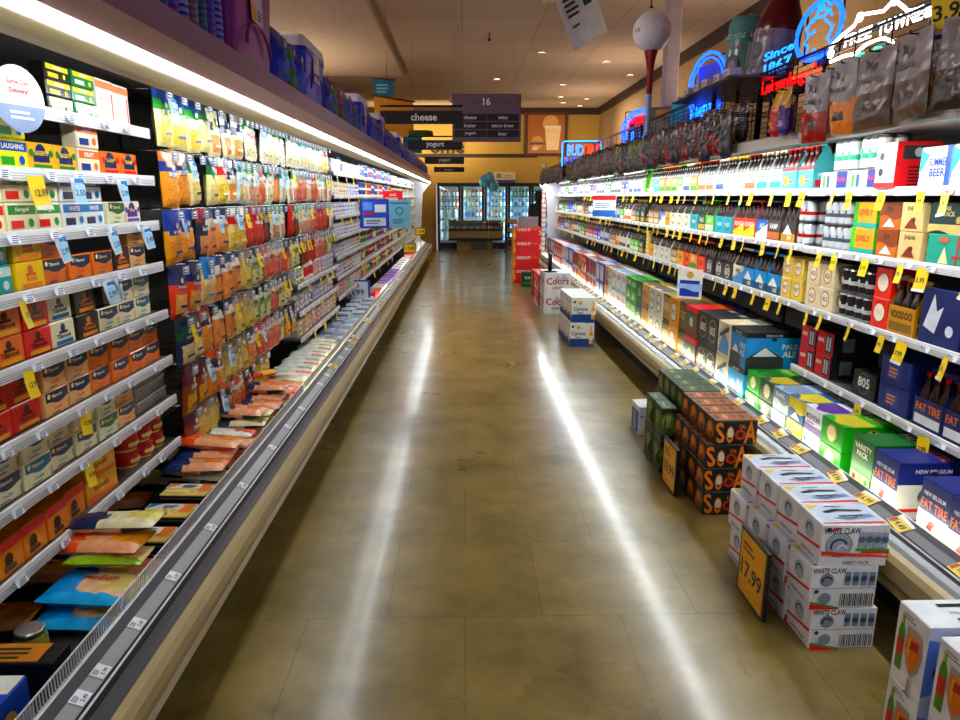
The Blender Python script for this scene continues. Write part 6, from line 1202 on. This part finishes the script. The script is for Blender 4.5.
q = MB(); q.lathe([(.26, 0), (.27, .02), (.26, .10)], M('3a5a2a', 'matte'), 16, (.55, .1, -.28)); q.box(.2, .58, 0, .06, -.62, -.24, M('2f6f90', 'matte')); q.build('lower_board', root)
# balloons
root = empty('balloon_bunch', (.58, 17.0, 1.7), 0, 'bunch of three light blue balloons near the back coolers', 'balloons')
for x, z, r in ((-.07, .26, .13), (.05, .34, .12), (.14, .16, .13)):
    q = MB(); q.lathe([(.001, -r * 1.15)] + [(r * math.sin(math.pi * i / 12), -r * 1.1 * math.cos(math.pi * i / 12)) for i in range(1, 12)] + [(.001, r * 1.1)], M('7ab4c8', 'gloss'), 14); o = q.build('balloon', root); o.location = (x, 0, z)
q = MB(); [q.tube([(x, 0, z), (.03, 0, -.5)], .0015, WHT, 4) for x, z in ((-.07, .12), (.05, .2), (.14, .02))]; q.tube([(.03, 0, -.5), (.03, 0, -1.66)], .0015, WHT, 4); q.lathe([(.03, -1.698), (.03, -1.66)], M('6a5a48', 'plastic'), 10, (.03, 0, 0)); q.build('ribbon', root)

# ================================================================== BACK OF THE STORE
cool = empty('reach_in_cooler', (0, 0, 0), 0, 'row of glass door drink coolers across the back wall', 'cooler')
X0, DW, ND = -.80, .732, 6
BF = M('121214', 'plastic'); CW = M('dfe6e8', 'plastic')
q = MB(); q.box(X0, X0 + DW * ND, 23.1, 23.15, 0, 2.0, CW); q.box(X0, X0 + DW * ND, 22.40, 23.1, 0, .12, BF); q.box(X0, X0 + DW * ND, 22.40, 23.1, 1.97, 2.03, BF); q.box(X0, X0 + .04, 22.40, 23.1, .12, 1.97, CW); q.box(X0 + DW * ND - .04, X0 + DW * ND, 22.40, 23.1, .12, 1.97, CW); q.build('cabinet', cool)
for k in range(ND):
    x0 = X0 + k * DW; q = MB()
    q.box(x0 + .004, x0 + .075, 22.36, 22.40, .12, 2.0, BF); q.box(x0 + DW - .075, x0 + DW - .004, 22.36, 22.40, .12, 2.0, BF); q.box(x0 + .075, x0 + DW - .075, 22.36, 22.40, 1.92, 2.0, BF); q.box(x0 + .075, x0 + DW - .075, 22.36, 22.40, .12, .20, BF)
    dr = q.build('door', cool); q = MB(); q.box(x0 + .075, x0 + DW - .075, 22.375, 22.385, .20, 1.92, M('e8f4f6', 'glass')); q.build('glass_pane', dr)
    q = MB(); q.tube([(x0 + DW - .05, 22.33, .8), (x0 + DW - .05, 22.33, 1.3)], .014, M('3a3a3e', 'metal'), 6); q.build('handle', dr)
    q = MB(); q.box(x0 + .02, x0 + .045, 22.42, 22.44, .2, 1.9, M('e8f6ff', 'emit16')); q.box(x0 + DW - .045, x0 + DW - .02, 22.42, 22.44, .2, 1.9, M('e8f6ff', 'emit16')); q.build('lamp', cool)
    for j, z in enumerate((.30, .64, .98, 1.30, 1.60)): q = MB(); q.box(x0 + .02, x0 + DW - .02, 22.46, 23.05, z - .015, z, CW); q.build('shelf', cool)
fb = [bot('orange drink bottle', 'f0803a', 'f2f2ea', 'e85a1c', .095, .24), bot('red drink bottle', 'd83a34', 'f4f4f0', 'c8202c', .095, .24), bot('blue drink bottle', '3a8ad8', 'f4f4f0', '1d4a9a', .095, .24), bot('yellow drink bottle', 'f0cc3a', 'f4f4f0', '3f9a3a', .095, .24), bot('clear water bottle', 'a8c4d4', '4a7ac8', 'e8eef2', .095, .24)]
jug = bot('white milk jug', 'eef2f4', 'dfe8ee', 'c8303a', .17, .28); jug.name = 'milk_jug'; jug.cat = 'jug'
dk = [bot('dark drink bottle', '2a3436', '8ab0a8', '1a1a1c', .095, .26)]
for k in range(ND):
    for j, z in enumerate((.30, .64, .98, 1.30, 1.60)):
        if k == 0 and j < 3: pl = [jug] * 3; st = .19
        elif k in (3, 4) and j == 4: pl = [dk[0]] * 5; st = .12
        else: r = random.Random(k * 9 + j); pl = [fb[r.choice({0: (0, 1, 2), 1: (0, 1, 3, 4), 2: (1, 4, 3, 2), 3: (4, 4, 2), 4: (2, 4), 5: (4, 3)}[k])] for _ in range(5)]; st = .12
        for i, p in enumerate(pl): p.place((X0 + k * DW + .11 + st / 2 * .6 + i * st, 22.55, z + .001), 0, '%s, %s across, %s shelf up behind %s back cooler door' % (p.look, ordn(i + 1), ordn(j + 1), ordn(k + 1)), 'drinks in the back coolers')
low = empty('open_chest_freezer', (.37, 21.6, 0), 0, 'low open display freezer with beige bumper in front of coolers', 'freezer')
q = MB(); q.box(-.56, .52, -.2, .3, 0, .30, M('a08c68', 'matte')); q.box(-.14, .36, -.21, -.2, .04, .26, M('5a6458', 'metal')); [q.box(-.14, .36, -.215, -.21, .06 + .04 * i, .07 + .04 * i, BLK) for i in range(5)]; q.build('base', low)
q = MB(); q.box(-.80, .81, -.35, .45, .33, .40, BF); q.box(-.80, .81, -.36, .45, .40, .62, M('a3906c', 'matte'), .02); q.box(-.80, .81, -.37, -.33, .62, .68, BF); q.build('body', low)
q = MB(); q.box(-.78, .79, -.35, -.34, .68, .86, M('d8e4e4', 'glass')); q.build('glass_guard', low); q = MB(); q.tube([(-.80, -.345, .87), (.81, -.345, .87)], .015, CHR, 6); [q.tube([(x, -.345, .66), (x, -.345, .87)], .012, CHR, 6) for x in (-.79, -.26, .26, .80)]; q.box(-.8, .81, .40, .45, .6, .9, BF); q.build('rail', low)
for i in range(8):
    q = MB(); q.box(-.08, .08, -.12, .12, 0, .12, M(('c8d8c8', '8aa8a0', 'e8e4d8', '6a9a8a')[i % 4]), .004); q.face('front', .16, .24, .12).rect(.1, .2, .9, .7, M('f0f4ee')); o = q.build('frozen_meal_box'); o.location = (-.34 + i * .195, 21.55, .622); tag(o, 'pale frozen meal box, %s from left in the open freezer' % ordn(i + 1), 'box', 'frozen meal boxes')
rk = empty('display_rack', (1.42, 20.6, 0), 0, 'dark narrow display rack beside the open freezer', 'rack')
q = MB(); [q.box(x - .012, x + .012, y - .012, y + .012, 0, .92, BF) for x in (-.19, .19) for y in (-.15, .15)]; q.build('frame', rk)
for z in (.1, .35, .6, .85): q = MB(); q.box(-.18, .18, -.16, .16, z, z + .02, M('2a241e', 'metal')); q.build('shelf', rk)
for j, z in enumerate((.12, .37, .62, .87)):
    q = MB(); q.box(-.14, .14, -.1, .1, 0, .10, M(('6a5030', '3a3028', '8a6a40', 'c88a70')[j]), .004); q.face('front', .28, .2, .1).rect(.1, .2, .9, .7, M('b89a60')); o = q.build('snack_box'); o.location = (1.42, 20.6, z + .001); tag(o, 'brown snack box on the dark rack, %s shelf up' % ordn(j + 1), 'box', 'boxes on the dark rack')
# wall picture: sandwich and shake
q = MB(); q.box(-.66, .66, -.04, 0, -.62, .66, M('5a3c28', 'matte')); o = q.build('wall_picture'); o.location = (2.56, 22.44, 3.46); tag(o, 'large framed wall picture of a sandwich and a shake', 'picture')
q = MB(); f = Face(q, (-.56, -.042, -.54), (1, 0, 0), (0, 0, 1), 1.12, 1.12, .002); f.rect(0, 0, 1, 1, M('a86a34')); f.disc(.62, .78, .22, M('d8a870')); f.poly([(.52, .08), (.84, .08), (.9, .66), (.46, .66)], M('f0d4a8')); f.rect(.46, .64, .9, .72, M('f8e8cc')); f.disc(.26, .28, .17, M('d89a50')); f.rect(.06, .22, .46, .28, M('6a2c18')); f.rect(.08, .29, .44, .32, M('7a9a3c')); f.disc(.2, .12, .09, M('e8c8a0'), .05); q.build('print', o)
q = MB(); q.box(-.33, .33, -.03, 0, 0, .33, M('d8c8ac', 'matte')); f = Face(q, (-.33, -.03, 0), (1, 0, 0), (0, 0, 1), .66, .33); f.rect(0, 0, 1, .28, M('4a4a80')); f.rect(.12, .45, .34, .85, M('6a4a34')); f.lines(.4, .45, .9, .8, 2, M('a89a84')); f.text('22', .23, .65, .2, M('d8c8ac'), .2); o = q.build('wall_sign'); o.location = (1.30, 22.44, 2.03); tag(o, 'small cream and violet wall sign above the cooler doors', 'sign')
q = MB(); f = Face(q, (-.95, 0, 0), (1, 0, 0), (0, 0, 1), 1.1, .36, .004); V, Fc, a_, b_, c_, d_ = text_geo('ome'); q.add([(-.55 + (v[0] - a_) / (b_ - a_) * 1.05, y_, (v[1] - c_) / (d_ - c_) * .36) for y_ in (-.04,) for v in V], Fc, M('3a2a1c', 'matte')); q.add([(-.55 + (v[0] - a_) / (b_ - a_) * 1.05, -.0, (v[1] - c_) / (d_ - c_) * .36) for v in V], Fc, M('3a2a1c', 'matte')); o = q.build('wall_lettering'); o.location = (-.45, 22.43, 2.90); tag(o, 'large dark letters ome on the yellow back wall', 'lettering')
# shopper in black beyond the snack stack
def skinned(name, verts, edges, radii, m, sub=2):
    me = bpy.data.meshes.new(name); me.from_pydata(verts, edges, []); me.materials.append(m); o = bpy.data.objects.new(name, me); col.objects.link(o)
    sk = o.modifiers.new('skin', 'SKIN'); 
    for i, r in enumerate(radii): me.skin_vertices[0].data[i].radius = r if isinstance(r, tuple) else (r, r)
    me.skin_vertices[0].data[0].use_root = True; o.modifiers.new('sub', 'SUBSURF').levels = sub; o.modifiers['sub'].render_levels = sub; return o
bk = M('0e0e12', 'matte')
V = [(0, 0, .92), (0, .0, 1.12), (0, .02, 1.34), (0, .03, 1.46), (0, .0, 1.54), (-.19, .02, 1.40), (-.24, -.04, 1.14), (-.20, -.20, 1.0), (.19, .02, 1.40), (.24, -.04, 1.14), (.20, -.20, 1.0), (-.09, 0, .86), (-.10, -.02, .48), (-.10, .03, .10), (-.10, -.10, .05), (.09, 0, .86), (.10, .02, .48), (.10, .05, .10), (.10, -.08, .05)]
Ed = [(0, 1), (1, 2), (2, 3), (3, 4), (2, 5), (5, 6), (6, 7), (2, 8), (8, 9), (9, 10), (0, 11), (11, 12), (12, 13), (13, 14), (0, 15), (15, 16), (16, 17), (17, 18)]
Rr = [(.15, .11), (.14, .10), (.17, .11), (.07, .07), .055, .07, .05, .035, .07, .05, .035, .09, .06, .045, .04, .09, .06, .045, .04]
def add_skin_layer(me):
    if not me.skin_vertices: pass
try:
    pr_o = skinned('person', V, Ed, Rr, bk)
except Exception as e:
    print('skin fail', e); pr_o = None
if pr_o:
    pr_o.location = (1.76, 16.6, .0); pr_o.rotation_euler = (0, 0, R(150)); tag(pr_o, 'person in black hooded top standing beyond the red snack stack', 'person')
    q = MB(); q.lathe([(.001, -.125)] + [(.085 * math.sin(math.pi * i / 10) ** .8, -.125 * math.cos(math.pi * i / 10)) for i in range(1, 10)] + [(.001, .125)], M('b98a6c', 'matte'), 14); q.lathe([(.012, 0), (.016, .02), (.006, .045)], M('b98a6c', 'matte'), 8, (0, -.085, -.02))
    for sx in (-1, 1): q.lathe([(.010, 0), (.018, .02), (.010, .05)], M('b98a6c', 'matte'), 8, (sx * .086, 0, -.03))
    q.build('head', pr_o).location = (0, -.005, 1.62)
    q = MB(); q.lathe([(.105, -.11), (.108, 0), (.10, .07), (.06, .125), (.01, .145)], bk, 14); q.build('hood', pr_o).location = (0, .02, 1.62)
    for sx in (-1, 1):
        q = MB(); q.T = Matrix.Translation((sx * .20, -.215, .985)) @ Matrix.Rotation(R(30), 4, 'X'); q.box(-.035, .035, -.012, .012, -.08, 0, M('b98a6c', 'matte'), .008)
        for i in range(4): q.tube([(-.027 + i * .018, 0, -.078), (-.027 + i * .018, -.006, -.12 + .006 * abs(i - 1)), (-.027 + i * .018, -.022, -.145 + .008 * abs(i - 1))], [.009, .008, .006], M('b98a6c', 'matte'), 6)
        q.tube([(sx * -.034, 0, -.03), (sx * -.052, -.01, -.06), (sx * -.05, -.02, -.085)], [.011, .010, .007], M('b98a6c', 'matte'), 6); q.build('hand', pr_o)
